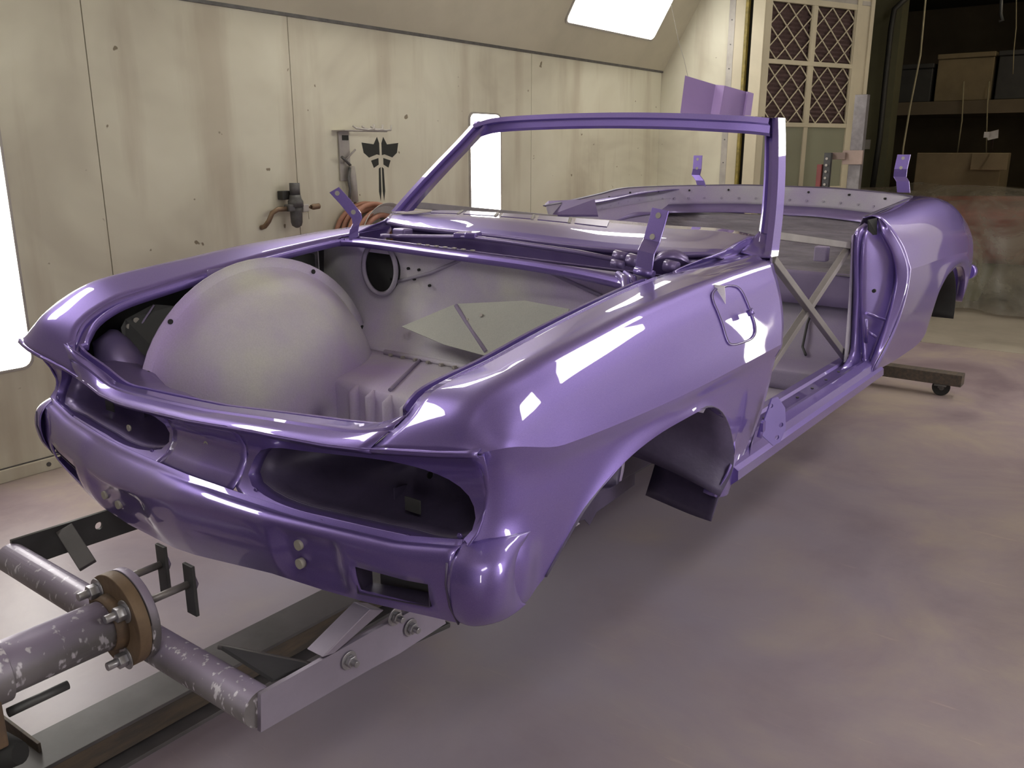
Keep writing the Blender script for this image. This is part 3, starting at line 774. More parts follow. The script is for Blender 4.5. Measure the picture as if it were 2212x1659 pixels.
YS = [.815,.74,.66,.575,.52,.47,.40,.28,.16,.10,0,-.10,-.20,-.30,-.345,-.36,-.43,-.50,-.515,-.57,-.65,-.73,-.795]
rows = []
for t in (0, .2, .4, .6, .8, 1):
    rows.append([(FX(y, tab(y, AZ)+t*(tab(y, LEZ)-tab(y, AZ))), y, tab(y, AZ)+t*(tab(y, LEZ)-tab(y, AZ))) for y in [.15-.3*k/12 for k in range(13)]])
nc = link('nose_center_panel', grid_mesh('nose_center_panel', rows), PAINT, car, 0.003); orient(nc, (-1, 0, 0))
for (y, z) in ((.375,.79),(.0,.825)):
    x = FX(y, z); MB().tube([(x-.003, y, z), (x+.002, y, z)], .009, 14).build('bright_hole_disc', LGREY, nc if abs(y) < .15 else car)  # pale disc stands for the light seen through an open hole
# leading edge roll and strip up to the luggage opening
OEX = [(-.64,.440),(-.5,.446),(-.4,.447),(-.2,.443),(0,.438),(.2,.434),(.38,.430),(.45,.424),(.52,.416),(.60,.408),(.64,.400)]
OEZ = [(-.64,1.005),(-.60,.985),(-.55,.965),(-.5,.953),(-.4,.942),(-.2,.924),(0,.905),(.2,.896),(.38,.890),(.45,.893),(.52,.925),(.60,.968),(.64,.990)]
yl = [1-2*k/36 for k in range(37)]
def strip(t, up=0):
    out = []
    for u in yl:
        a = Vector((tab(.575*u, LEX), .575*u, tab(.575*u, LEZ))); b = Vector((tab(.63*u, OEX), .63*u, tab(.63*u, OEZ)))
        out.append(a.lerp(b, t)+Vector((0, 0, up)))
    return out
rows = [[p+Vector((.006, 0, -.012)) for p in strip(0)], [p+Vector((-.001, 0, -.004)) for p in strip(0)], [p+Vector((.003, 0, .002)) for p in strip(0)], strip(.25, .004), strip(.50, .005), strip(.55, .000), strip(.60, .000), strip(.66, .005), strip(1, .006)]
o = link('nose_strip', grid_mesh('nose_strip', rows, (1, 4, 5, 6, 7)), PAINT, car, 0.003); orient(o, (0, 0, 1))
for s in (-1, 1):   # rolled edge of the fender over the front corner
    P = [(tab(y, LEX), s*y, tab(s*y, LEZ)) for y in (.575,.62,.66,.70,.74,.78,.81,.835)]
    rows = [[Vector(p)+Vector((.008, 0, -.012)) for p in P], [Vector(p)+Vector((-.001, 0, -.005)) for p in P], [Vector(p)+Vector((.002, 0, .001)) for p in P], [Vector(p)+Vector((.012, 0, .006)) for p in P]]
    o = link('fender_lip', grid_mesh('fender_lip', rows), PAINT, car, 0.002); orient(o, (-.5, 0, 1))
# valance: ridge A, shelf, ridge B, face, bottom
def yv(n=90): return [.795-1.59*k/n for k in range(n+1)]
def plate_in(y): return 0.018*smoothstep(-.335,-.355,y)*(1-smoothstep(-.510,-.518,y)) + 0.016*(1-smoothstep(.44,.50,y))*smoothstep(.10,.22,y)
rows = []; V_ = yv()
rows.append([(tab(y, AX)+.004, y, tab(y, AZ)+.012) for y in V_])
rows.append([(tab(y, AX), y, tab(y, AZ)) for y in V_])
for t in (.2, .45, .7, .88):
    rows.append([(tab(y, AX)*(1-t)+BX(y)*t-.006*math.sin(math.pi*t), y, tab(y, AZ)*(1-t)+BZ(y)*t + .010*math.sin(math.pi*t)) for y in V_])
rows.append([(BX(y), y, BZ(y)) for y in V_])
rows.append([(BX(y)-.001+plate_in(y)*.4, y, BZ(y)-.010) for y in V_])
for t in (.15, .3, .45, .6, .75, .88, 1.0):
    rows.append([(BX(y)*(1-t)+TX(y)*t + plate_in(y)*(1-smoothstep(.7,.95,t)) - .010*math.sin(math.pi*t), y, BZ(y)*(1-t)+TZ(y)*t-.01*(1-t)) for y in V_])
sh = [len(rows)-1]
rows.append([(TX(y)+.03, y, TZ(y)+.004) for y in V_])
def ventskip(j, i):
    y = (V_[i]+V_[i+1])/2
    return (9 <= j <= 11) and (.565 < abs(y) < .735)
va = link('front_valance', grid_mesh('front_valance', rows, sh, skip=ventskip), PAINT, car, 0.003); orient(va, (-1, 0, 0))
for s in (-1, 1):
    y0, y1 = .56, .738
    xz = lambda y: (TX(s*y)*.5+BX(s*y)*.5, (BZ(s*y)+TZ(s*y))/2)
    m = MB(); Q = []
    for y, z in ((y0, .705), (y1, .715), (y1, .655), (y0, .635)):
        Q.append(((BX(s*y)+TX(s*y))/2-.006, s*y, z))
    Q2 = [(a+.05, b*.985, c) for a, b, c in Q]
    for a in range(4): m.add([Q[a], Q[(a+1) % 4], Q2[(a+1) % 4], Q2[a]], [(0, 1, 2, 3)])
    m.build('vent_duct', UNDER, car, solid=.002)
    MB().box(((BX(s*.65)+TX(s*.65))/2+.06, s*.65, .68), (.004, .2, .12)).build('vent_back', DARKP, car)
m = MB()
for (y, z) in ((-.398,.700),(-.398,.657),(.415,.610),(.33,.607)):
    x = BX(y)*.6+TX(y)*.4+.004; m.tube([(x-.006, y, z), (x+.006, y, z)], .0115, 16)
m.build('bolt_hole_rims', LGREY, car)['kind'] = 'stuff'
# bumper-corner lobes closing the valance against the fender
for s in (-1, 1):
    rails = []
    for (z, xo, b) in ((.796,.412,-.016),(.785,.394,.004),(.765,.372,.022),(.735,.362,.028),(.70,.362,.026),(.665,.370,.016),(.64,.384,.004),(.630,.398,0)):
        rails.append([(xo, s*.795, z), (xo+.004, s*(.822+b*.5), z), (xo+.025, s*(.842+b), z+.001), (xo+.055, s*(.852+b), z+.000), (xo+.090, s*(.857+b*.6), z-.002+.15*(.72-z)*.3), (xo+.125, s*(.856), z-.004+.15*(.72-z)*.6)])
    o = surf('bumper_corner', rails, PAINT, car, 5, 3, solid=.003, fn=None); orient(o, (-.5, s, 0))
    MB().tube([(.372, s*.842, .742), (.385, s*.835, .742)], .011, 18).build('bolt_hole', DARK, o)
    MB().tube([(.357+.0, s*.797, .772), (.352, s*.797, .73), (.362, s*.797, .68), (.386, s*.797, .632)], .0022, 6).build('seam', UNDER, o)

# ---- gutter around the luggage opening
near = IE[1:9]
ring = []
N_ = [rl((x, -y, z)) for x, y, z in near]; F_ = [rl((x, y, z)) for x, y, z in near]
frontpts = [Vector((tab(.63*u, OEX), .63*u, tab(.63*u, OEZ)+.006)) for u in [-.985+1.97*k/14 for k in range(15)]]
rear = [Vector(p) for p in ((1.41,.64,1.200),(1.43,.56,1.203),(1.44,.40,1.198),(1.445,.2,1.19),(1.445,0,1.184),(1.445,-.2,1.177),(1.44,-.4,1.166),(1.42,-.56,1.154),(1.39,-.62,1.150))]
loop = list(reversed(N_))+frontpts+F_+rear
loop = resample([p for p in cr(loop, 4, True)], 220, True)
cen = Vector((.93, 0, 1.05))
def inset(P, d, dz):
    out = []; n = len(P)
    for i, p in enumerate(P):
        t = (P[(i+2) % n]-P[i-2]); t.z = 0; t.normalize(); nn = Vector((-t.y, t.x, 0))
        if nn.dot(Vector((cen.x-p.x, cen.y-p.y, 0))) < 0: nn = -nn
        out.append(p+nn*d+Vector((0, 0, dz)))
    return out
gr = [inset(loop, d, dz) for d, dz in ((-.001, .001), (.002, -.012), (.003, -.020), (.020, -.024), (.024, -.022), (.026, -.006), (.031, -.005), (.033, -.010), (.034, -.026))]
gt = link('opening_gutter', grid_mesh('opening_gutter', gr, (1, 2, 3, 4, 5, 6, 7), closed_u=True), PAINT, car, 0.002); orient(gt, (0, 0, 1))

# ---- luggage compartment tub
def bl(y):   # table of profile for the bulkhead at lateral y
    bump = .05*math.exp(-((y+.28)/.22)**2) - .01
    return [(1.452, y, 1.180+.03*y), (1.462, y, 1.15+.03*y), (1.470, y, 1.08), (1.475, y, 1.02+bump), (1.465, y, .965+bump), (1.44, y, .91+bump*.8), (1.41, y, .86+bump*.4), (1.365, y, .822)]
ys = [.83,.70,.55,.4,.25,.1,-.05,-.2,-.35,-.5,-.65,-.83]
rails = [[bl(y)[k] for y in ys] for k in range(8)]
bk = surf('luggage_bulkhead', rails, OVER, car, 4, 3, solid=.003)
# raised ledge with ribbed face
LX = lambda y: 1.03+.13*y
rails = [[(1.37, y, .822) for y in ys[2:10]], [(1.20, y, .810) for y in ys[2:10]], [(LX(y)+.03, y, .800) for y in ys[2:10]], [(LX(y)+.006, y, .788) for y in ys[2:10]], [(LX(y), y, .76) for y in ys[2:10]], [(LX(y)-.004, y, .66) for y in ys[2:10]], [(LX(y)-.02, y, .56) for y in ys[2:10]]]
ld = surf('floor_ledge', rails, OVER, car, 4, 3, solid=.003)
for k in range(9):
    y = .20-.085*k; x = LX(y)
    MB().tube([(x+.012, y, .792), (x-.006, y, .775), (x-.008, y, .70), (x-.018, y, .57)], [.008, .018, .018, .018], 8).build('rib', OVER, ld)
MB().tube([(LX(-.02)+.03, .05, .806), (1.36, .20, .826)], .006, 8).build('ledge_seam', OVERD, ld)
MB().tube([(1.345, .36, .828), (1.35, -.1, .828), (1.355, -.5, .828)], .010, 8).build('weld_flange', OVER, ld)
m = MB()
for k in range(14):
    m.box((1.333, .32-.058*k, .826), (.014, .010, .008))
m.build('tack_welds', LGREY, ld)['kind'] = 'stuff'
MB().tube([(LX(-.24)-.018, -.24, .74), (LX(-.24)-.026, -.24, .74)], .028, 16).build('plug_disc', OVER, ld)
rails = [[(1.04, y, .565) for y in ys[1:11]], [(.75, y, .56) for y in ys[1:11]], [(.68, y, .57) for y in ys[1:11]], [(.66, y, .62) for y in ys[1:11]], [(.64, y, .74) for y in ys[1:11]]]
surf('luggage_floor', rails, OVER, car, 3, 3, solid=.003)
# inner side aprons
for s in (-1, 1):
    AP = [(.47,.66),(.60,.74),(.68,.84),(.80,.915),(1.1,.93),(1.35,.915),(1.44,.86),(1.5,.70)]
    rails = [[(x, s*(.832-.0*k), 1.0+(ip(x, AP)-1.0)*k/3) for x in (.47,.6,.8,1.0,1.2,1.4,1.5)] for k in range(4)]
    rails[0] = [(x, s*.79, ip(x, [(.47,.99),(.7,1.10),(1.5,1.15)])) for x in (.47,.6,.8,1.0,1.2,1.4,1.5)]
    ap = surf('inner_apron', rails, DARKP, car, 3, 3, solid=.003)
# wheelhouse domes
def dome(s):
    cx, zc, y0 = 1.0, .72, .56
    rows = []
    prof = [(1.07, 0.0), (1.0, 0.0), (.975, .012), (.935, .05), (.875, .10), (.79, .15), (.68, .19), (.53, .225), (.35, .245), (.18, .252), (.02, .255)]
    if s < 0: prof = [(a*.93, b*.45) for a, b in prof]
    if s < 0: zc = .69
    for f, dy in prof:
        row = []
        for k in range(49):
            th = R(-35)+R(250)*k/48
            rx, rz = .435*f, .405*f
            row.append(rl((cx+rx*math.cos(th), s*(y0-dy), max(.565, zc+rz*math.sin(th)-.05*(1-f)))))
        rows.append(row)
    o = link('wheelhouse_dome', grid_mesh('wheelhouse_dome', rows, (1,)), OVER, car, 0.003)
    ins = [[Vector((cx+(p[0]-cx)*.975, p[1]+s*.012, zc+(p[2]-zc)*.97)) for p in r] for r in rows[1:]]
    link('dome_underside', grid_mesh('dome_underside', ins), UNDER, o, 0.002)
    m = MB()
    for th in (R(20), R(62), R(160), R(138), R(176)):
        c = rl((cx+.45*math.cos(th), s*(y0-.004), zc+.42*math.sin(th))); m.tube([c, c+Vector((0, -s*.003, 0))], .008, 12)
    m.build('rim_holes', DARK, o)['kind'] = 'stuff'
    return o
dome(1); dome(-1)
# bracket plates and posts on the far apron
ab = MB().add([(0.6088,0.7000,0.9935), (0.6234,0.7000,1.0168), (0.6842,0.6600,1.0564), (0.7356,0.6400,1.0457), (0.6779,0.6200,1.0007), (0.6381,0.6200,0.9434), (0.6283,0.6200,0.9110), (0.6064,0.6900,0.9239)], [(0,1,2,3,4,5,6,7)]).build('apron_bracket', DARKP, car, solid=.004)
MB().tube([(0.6827,0.6550,1.0557), (0.6549,0.6650,1.0132), (0.6054,0.6850,0.9262)], .003, 6).build('fold_line', OVERD, ab)
m = MB()
for p in ((0.6241,0.6900,0.9966), (0.6398,0.6800,1.0138)): m.tube([Vector(p)-Vector((0,.004,0)), Vector(p)+Vector((0,.002,0))], .008, 12)
m.build('bolt_heads', LGREY, ab)['kind'] = 'stuff'
plate('support_plate', [rrect(0,-.085,.19,0,.006), rrect(.12,-.058,.18,-.028,.014)], .004, (0.8314,0.6000,1.1497), (1,0,0.02), (0,0,1), SATIN, car)
MB().tube([(.60,.72,.985), (.585,.71,.955), (.58,.69,.90), (.60,.66,.84), (.64,.63,.78)], [.012,.045,.065,.072,.06], 24).build('headlight_housing', SATIN, car)
plate('slotted_plate', [rrect(0,0,.070,.140,.008), rrect(.018,.078,.052,.125,.006), circ(.035,.040,.020)], .004, (1.4000,0.8186,1.0114), (0,-1,0), (0,0,1), OVER, car)
gp = MB().add([(1.3600,0.2893,0.9241), (1.4200,0.0943,1.0146), (1.4400,-0.1770,1.0504), (1.4200,-0.3559,1.0459), (1.3600,-0.3480,0.9529), (1.3000,-0.1479,0.8902), (1.3100,0.0510,0.9014)], [(0,1,2,3,4,5,6)]).build('toe_panel', make_overspray('green_grey_primer', (.42,.43,.42), (.47,.48,.45), (.52,.53,.49)), car, solid=.004)
MB().tube([(1.4100,0.0857,1.0123), (1.3700,0.0029,0.9661), (1.3100,-0.1216,0.9023)], .007, 8).build('pressed_bead', OVERD, gp)
m = MB()
for p in ((1.4250,-0.1095,1.0158), (1.3800,0.0112,0.9757), (1.3800,-0.1183,0.9610), (1.3850,-0.1767,0.9644), (1.3900,-0.0389,0.9951)):
    m.tube([Vector(p)+Vector((-.004,0,.003)), Vector(p)+Vector((.002,0,0))], .006, 10)
m.build('bolt_heads', LGREY, gp)['kind'] = 'stuff'
# round vent opening in the bulkhead with raised collar
vc = Vector((1.4500,0.4793,1.0996))
MB().tube([vc+Vector((.0,.082*math.cos(t),.092*math.sin(t))) for t in (2*math.pi*k/36 for k in range(36))], .009, 8, closed=True).build('round_collar', OVERD, car)
MB().tube([vc+Vector((.012,0,0)), vc+Vector((.016,0,0))], .088, 36).build('round_opening', DARK, car)
MB().tube([(1.4620,0.4194,1.0536), (1.4620,0.2440,1.1009), (1.4620,0.0769,1.1681), (1.4620,-0.0776,1.1746), (1.4620,-0.2403,1.1477), (1.4620,-0.4425,1.0883)], .006, 8).build('pressed_bead', OVERD, car)
m = MB()
for (a, b) in ((882,580),(905,583),(895,602),(930,617)):
    pass
for p in ((1.4620,0.3488,1.1086), (1.4620,0.2980,1.1078), (1.4620,0.3213,1.0736), (1.4620,0.2498,1.0573), (1.4550,0.4350,1.0646)):
    m.tube([Vector(p)+Vector((-.004,0,0)), Vector(p)+Vector((.004,0,0))], .005, 8)
m.build('small_holes', DARK, car)['kind'] = 'stuff'

# ---- plenum and cowl
FE = [(1.6200,0.6152,1.2498), (1.6400,0.5192,1.2359), (1.6600,0.3527,1.2278), (1.6700,0.1035,1.2209), (1.6600,-0.1381,1.2123), (1.6500,-0.3746,1.2072), (1.6600,-0.5629,1.2074), (1.7000,-0.6500,1.2097), (1.7400,-0.6859,1.2044)]
FM = [(1.6600,0.6403,1.2585), (1.6900,0.5547,1.2484), (1.7100,0.3921,1.2411), (1.7200,0.1425,1.2346), (1.7100,-0.1036,1.2264), (1.7000,-0.3445,1.2201), (1.7100,-0.5367,1.2183), (1.7400,-0.6384,1.2180), (1.7800,-0.6958,1.2169)]
FR = [(1.7600,0.7302,1.2633), (1.8000,0.6519,1.2644), (1.8300,0.4667,1.2651), (1.8600,0.2299,1.2598), (1.8600,-0.0103,1.2510), (1.8300,-0.2488,1.2412), (1.8200,-0.4795,1.2350), (1.8500,-0.6100,1.2315), (1.8800,-0.6896,1.2310)]
RE = [(1.8800,0.8287,1.2660), (1.9500,0.7899,1.2659), (2.0600,0.6291,1.2665), (2.1200,0.4071,1.2609), (2.1400,0.1697,1.2569), (2.1200,-0.0948,1.2556), (2.0800,-0.3455,1.2516), (2.0300,-0.5595,1.2545), (2.0000,-0.6887,1.2423)]
cw = surf('cowl_panel', [FE, FM, FR, RE], PAINT, car, 6, 4, sharp=(1,), solid=.004, off=-1); orient(cw, (0, 0, 1))
fl = [[Vector(p) for p in FE], [Vector(p)+Vector((.004, 0, -.012)) for p in FE], [Vector(p)+Vector((.03, 0, -.016)) for p in FE]]
surf('cowl_edge', fl, SATIN, car, 6, 2, solid=.003)
wallr = [[Vector(p)+Vector((.03, 0, -.016)) for p in FE], [Vector(p)+Vector((.04, 0, -.10)) for p in FE], [Vector((1.62, p[1], 1.085)) for p in FE], [Vector((1.52, p[1], 1.08)) for p in FE], [Vector((1.500, p[1]*.98, 1.15)) for p in FE], [Vector((1.468, p[1]*.97, 1.186+.03*p[1])) for p in FE]]
surf('plenum_trough', wallr, SATIN, car, 5, 3, solid=.003)
# cowl sides: smooth transition from fender top to cowl
for s in (-1, 1):
    A0 = [(1.7400,-0.6859,1.2044), (1.7800,-0.6958,1.2169), (1.8800,-0.6896,1.2310), (2.0000,-0.6887,1.2423)] if s < 0 else [(1.6200,0.6152,1.2498), (1.6600,0.6403,1.2585), (1.7600,0.7302,1.2633), (1.8800,0.8287,1.2660)]
    C0 = [rl((x, s*y, z-.001)) for x, y, z in ((1.50,.648,1.192),(1.62,.657,1.199),(1.75,.672,1.206),(1.93,.70,1.216))]
    K = [A0, [Vector(a).lerp(b, .5)+Vector((0, 0, .003)) for a, b in zip(A0, C0)], C0, [p+Vector((0, s*.02, -.004)) for p in C0]]
    o = surf('cowl_side', K, PAINT, car, 6, 4, solid=.004, off=-1); orient(o, (0, 0, 1))
# vent grilles in the cowl: five shallow panels with perforated strips between
def lerp_on(u, v):
    """point on the rear part of the cowl: u across 0..1, v front..rear"""
    a = cr([Vector(p) for p in FR], 10); b = cr([Vector(p) for p in RE], 10)
    i = min(len(a)-1, int(u*(len(a)-1))); return a[i].lerp(b[i], v)+Vector((0, 0, .003))
for k in range(5):
    u0 = .19+.088*k; u1 = u0+.076
    m = MB().add([lerp_on(u0, .30), lerp_on(u1, .30), lerp_on(u1, .85), lerp_on(u0, .85)], [(0, 1, 2, 3)])
    m.build('vent_panel', SATIN, cw, solid=.002)
for k in range(4):
    u = .19+.088*(k+1)-.006
    for q in range(16):
        m2 = MB(); 
    m2 = MB()
    for q in range(16):
        p = lerp_on(u, .28+.6*q/15); m2.box(p+Vector((0, 0, .001)), (.006, .010, .003))
    m2.build('perforations', LGREY, cw)['kind'] = 'stuff'
# wiper linkage lying in the plenum
wl = MB().tube([(1.5200,0.5021,1.2081), (1.5400,0.4471,1.2080), (1.5600,0.2860,1.2140), (1.5700,0.1669,1.2200), (1.5500,-0.0289,1.2160), (1.5400,-0.3074,1.2022), (1.5300,-0.5329,1.1817)], .008, 10).build('wiper_linkage', SATIN, car)
MB().tube([(1.5000,0.4956,1.2165), (1.5000,0.4961,1.2066)], .018, 14).build('pivot', SATIN, wl)
MB().box((1.6000,0.2132,1.2232), (.09, .05, .018), Matrix.Rotation(.5, 3, 'Z')).build('motor_arm', PAINT, wl, .004)
MB().box((1.5800,0.1502,1.2265), (.06, .045, .022), Matrix.Rotation(.3, 3, 'Z')).build('motor_clamp', PAINT, wl, .006)
MB().box((1.6000,0.5052,1.2156), (.05, .06, .03)).build('wiper_bracket', SATIN, wl, .006)
for (p, r_) in (((1.5300,-0.4618,1.1984), .016), ((1.5200,-0.5150,1.1895), .020), ((1.5500,-0.6208,1.1783), .018), ((1.5000,-0.4722,1.1801), .012)):
    MB().tube([Vector(p)-Vector((0, .02, 0)), Vector(p)+Vector((0, .02, .006))], r_, 10).build('linkage_joint', SATIN, wl)
o = MB().tube([(1.6200,-0.5857,1.1629), (1.6400,-0.5773,1.1880), (1.6600,-0.5692,1.2050)], [.062, .050, .004], 18).build('heater_bulge', SATIN, car)
m = MB()
for k in range(9):
    p = Vector((1.475, -.30-.0*k, 1.165)); m.box((1.462+.01*(k % 2), -.12-.05*k, 1.180-.0035*k-.004), (.012, .018, .004))
for k in range(7): m.box((1.468, .30-.04*k, 1.196-.001*k), (.010, .014, .004))
m.build('trough_slots', LGREY, car)['kind'] = 'stuff'
# twisted corner casting where gutter meets the plenum, near side
MB().tube([(1.4000,-0.5314,1.1684), (1.3700,-0.5717,1.1569), (1.3400,-0.5927,1.1380), (1.3000,-0.5991,1.1246)], [.010, .014, .013, .008], 10).build('gutter_corner', PAINT, car)
MB().tube([(1.4500,-0.5252,1.1651), (1.4200,-0.5700,1.1537), (1.3800,-0.5990,1.1401)], [.009, .012, .006], 10).build('gutter_corner', PAINT, car)

# ---- hood hinge straps, front pair
def strap(name, pts, wdir, wd, th, holes, mat=PAINT):
    """bent flat strap through pts, width direction wdir; holes = distances (m) along it"""
    P = [Vector(p) for p in pts]; W_ = Vector(wdir).normalized(); m = MB(); rows = []
    Q = P
    n = len(Q); up = []
    for i in range(n):
        d = (Q[min(i+1, n-1)]-Q[max(i-1, 0)]).normalized(); up.append(d.cross(W_).normalized())
    A = [q+W_*wd/2-u*th/2 for q, u in zip(Q, up)]; B = [q-W_*wd/2-u*th/2 for q, u in zip(Q, up)]
    D = [q-W_*wd/2+u*th/2 for q, u in zip(Q, up)]; E_ = [q+W_*wd/2+u*th/2 for q, u in zip(Q, up)]
    for i in range(n-1):
        m.add([A[i], B[i], D[i], E_[i], A[i+1], B[i+1], D[i+1], E_[i+1]], [(0,1,5,4),(1,2,6,5),(2,3,7,6),(3,0,4,7)])
    m.add([A[0], B[0], D[0], E_[0]], [(3, 2, 1, 0)]); m.add([A[-1], B[-1], D[-1], E_[-1]], [(0, 1, 2, 3)])
    o = m.build(name, mat, car, .002)
    for (i, f) in holes:
        c = Q[i].lerp(Q[i+1], f); u = (up[i]+up[i+1]).normalized()
        MB().tube([c-u*(th/2+.0015), c+u*(th/2+.0015)], .0085, 16).build('bolt_hole', LGREY, o)
    return o
strap('hood_hinge', [(1.5000,-0.6043,1.3463), (1.4950,-0.5996,1.3169), (1.4850,-0.5887,1.2587), (1.4600,-0.5940,1.2454), (1.4400,-0.5968,1.2305), (1.4400,-0.5938,1.2005), (1.4400,-0.5904,1.1781)], (.15, 1, .12), .058, .006, [(0, .6), (1, .82)])
MB().tube([(1.4400,-0.5637,1.1773), (1.4400,-0.6230,1.1690)], .012, 12).build('hinge_barrel', PAINT, car)
strap('hood_hinge', [(1.4000,0.6418,1.3725), (1.4200,0.6112,1.3322), (1.4400,0.5763,1.2821), (1.4400,0.5728,1.2626), (1.4300,0.5777,1.2433), (1.4300,0.5841,1.2216), (1.4300,0.5831,1.2002)], (.605, -.796, .55), .040, .006, [(0, .3), (1, .75)])
# rear pair standing up behind the cabin
strap('deck_hinge', [(4.3000,0.6221,1.4836), (4.2900,0.6187,1.4042), (4.3000,0.6305,1.3680), (4.2800,0.5913,1.3360), (4.2800,0.5767,1.2977)], (.1, 1, 0), .060, .006, [(0, .28), (0, .95)])
strap('deck_hinge', [(4.3000,-0.5618,1.4905), (4.2900,-0.5561,1.4168), (4.3000,-0.5536,1.3758), (4.2800,-0.5749,1.3526), (4.2800,-0.5860,1.2952)], (.1, 1, 0), .068, .006, [(0, .25), (0, .92)])

# ---- fuel door on the near fender: follows the side surface
sf_rows = [cr(r, 24) for r in (CR, SM, CE)]
def side_pt(x, v, off=0.0, s=-1):
    """v=0 crown .. 1 crease at longitudinal x"""
    cols = []
    for r in sf_rows:
        best = min(range(len(r)-1), key=lambda i: abs(r[i].x-x)); cols.append(Vector((x, ip(x, [(p.x, p.y) for p in r]), ip(x, [(p.x, p.z) for p in r]))))
    c = cr(cols, 20); i = max(0, min(len(c)-1, int(round(v*(len(c)-1)))))
    j = min(len(c)-2, i); t = (c[j+1]-c[j]); nrm = Vector((0, -t.z, t.y)).normalized()
    if nrm.y < 0: nrm = -nrm
    p = c[i]+nrm*off; p.y *= s; return rl(p)
def fit_side(px_pts, off):
    return None
FDL = [(1.4495,-0.8061,1.1435),(1.4930,-0.8066,1.1443),(1.5354,-0.8079,1.1435),(1.5745,-0.8137,1.1360),(1.5897,-0.8225,1.1224),(1.5929,-0.8366,1.0969),(1.5939,-0.8524,1.0643),(1.5965,-0.8647,1.0333),(1.5847,-0.8723,1.0098),(1.5505,-0.8751,0.9989),(1.4982,-0.8748,0.9986),(1.4430,-0.8736,1.0015),(1.4126,-0.8709,1.0096),(1.4025,-0.8643,1.0287),(1.4037,-0.8504,1.0626),(1.4048,-0.8341,1.0949),(1.4055,-0.8225,1.1153),(1.4176,-0.8117,1.1331)]
loopf = [p+Vector((0, -.001, .0008)) for p in cr([Vector(p) for p in FDL], 4, True)]
fd = MB().tube(loopf, .0030, 6, closed=True).build('fuel_door', UNDER, fn_)
MB().tube([p+Vector((-.006, -.0002, .0006)) for p in loopf], .0026, 6, closed=True).build('door_edge', PAINT, fd)
MB().tube([(1.5392,-0.8680,1.0841), (1.5419,-0.8760,1.0691)], .010, 12).build('latch_notch', PAINT, fd)

# ---- inside of the front wheel arch
for s in (-1, 1):
    outer = [Vector((p[0], s*(p[1]-.010), p[2]+.002)) for p in BT[3:12]]
    th = [R(205), R(190), R(170), R(150), R(125), R(95), R(60), R(25), R(-5)]
    k_ = 1.0 if s > 0 else .945
    inner = [rl((1.0+.435*k_*math.cos(t), s*(.56 if s > 0 else .555), (.72 if s > 0 else .69)+.405*k_*math.sin(t))) for t in th]
    outer = [rl(p) for p in outer]
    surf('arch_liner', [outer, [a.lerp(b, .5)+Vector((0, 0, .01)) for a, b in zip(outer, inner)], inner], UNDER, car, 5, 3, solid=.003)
    # lower skirt panels of the wheelhouse, notched along the bottom
    xs = [(.52,.50),(.66,.52),(.80,.505),(.92,.500),(1.06,.475),(1.18,.44),(1.24,.47),(1.30,.46),(1.33,.43),(1.37,.46),(1.46,.465),(1.60,.475)]
    lo = [rl((x, s*.50, z)) for x, z in xs]; hi = [rl((x, s*.50, .80)) for x, z in xs]
    m = MB()
    for i in range(len(xs)-1): m.add([lo[i], lo[i+1], hi[i+1], hi[i]], [(0, 1, 2, 3)])
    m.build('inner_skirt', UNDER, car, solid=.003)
    MB().tube([(.60, s*.505, .62), (.95, s*.505, .63), (1.25, s*.505, .60)], .006, 6).build('skirt_seam', DARK, car)
    MB().bar((.62, s*.47, .56), (1.9, s*.45, .54), .10, .09).build('frame_rail', UNDER, car, .008)
    # flange at the rear of the arch
    rr2 = [[rl((1.515, s*.855, .80)), rl((1.52, s*.852, .66)), rl((1.475, s*.845, .575)), rl((1.45, s*.835, .50))], [rl((1.535, s*.80, .80)), rl((1.545, s*.78, .66)), rl((1.52, s*.76, .57)), rl((1.50, s*.74, .48))], [rl((1.56, s*.62, .80)), rl((1.58, s*.60, .66)), rl((1.58, s*.58, .56)), rl((1.57, s*.56, .465))]]
    surf('arch_rear_panel', rr2, UNDER, car, 4, 3, solid=.004)
    MB().tube([rl((1.12, s*.52, .78)), rl((1.02, s*.51, .70))], [.035, .02], 12).build('bump_stop', UNDER, car)

# ---- sills
for s in (-1, 1):
    prof = [(.69,.575),(.695,.635),(.705,.648),(.735,.648),(.742,.638),(.79,.632),(.80,.650),(.815,.652),(.845,.640),(.852,.615),(.866,.606),(.868,.578),(.84,.552),(.70,.548)]
    rows = [[(x, s*y, z+.012*smoothstep(2.85, 3.1, x)*(0)) for x in (1.55, 1.75, 2.0, 2.3, 2.6, 2.9, 3.10)] for y, z in prof]
    o = link('rocker_sill', grid_mesh('rocker_sill', rows, tuple(range(len(prof))), closed_v=True), PAINT, car); orient(o, (0, 0, 1)) if False else None
    m = MB().add([(1.552, s*y, z) for y, z in prof], [tuple(range(len(prof)))]); m.build('sill_end_cap', PAINT, o, solid=.002)
    m = MB()
    for k in range(6): m.tube([(2.0+.16*k, s*.765, .635), (2.0+.16*k, s*.765, .639)], .006, 10)
    m.build('sill_screws', GREYM, o)['kind'] = 'stuff'
    # front hinge pillar behind the fender
    rails = [[(1.86, s*.80, 1.19), (1.80, s*.83, 1.0), (1.74, s*.85, .80), (1.66, s*.85, .60)], [(1.93, s*.76, 1.19), (1.90, s*.77, 1.0), (1.88, s*.78, .80), (1.86, s*.78, .62)], [(1.94, s*.68, 1.19), (1.92, s*.68, 1.0), (1.90, s*.68, .80), (1.88, s*.68, .60)]]
    surf('hinge_pillar', rails, SATIN, car, 4, 3, solid=.004)
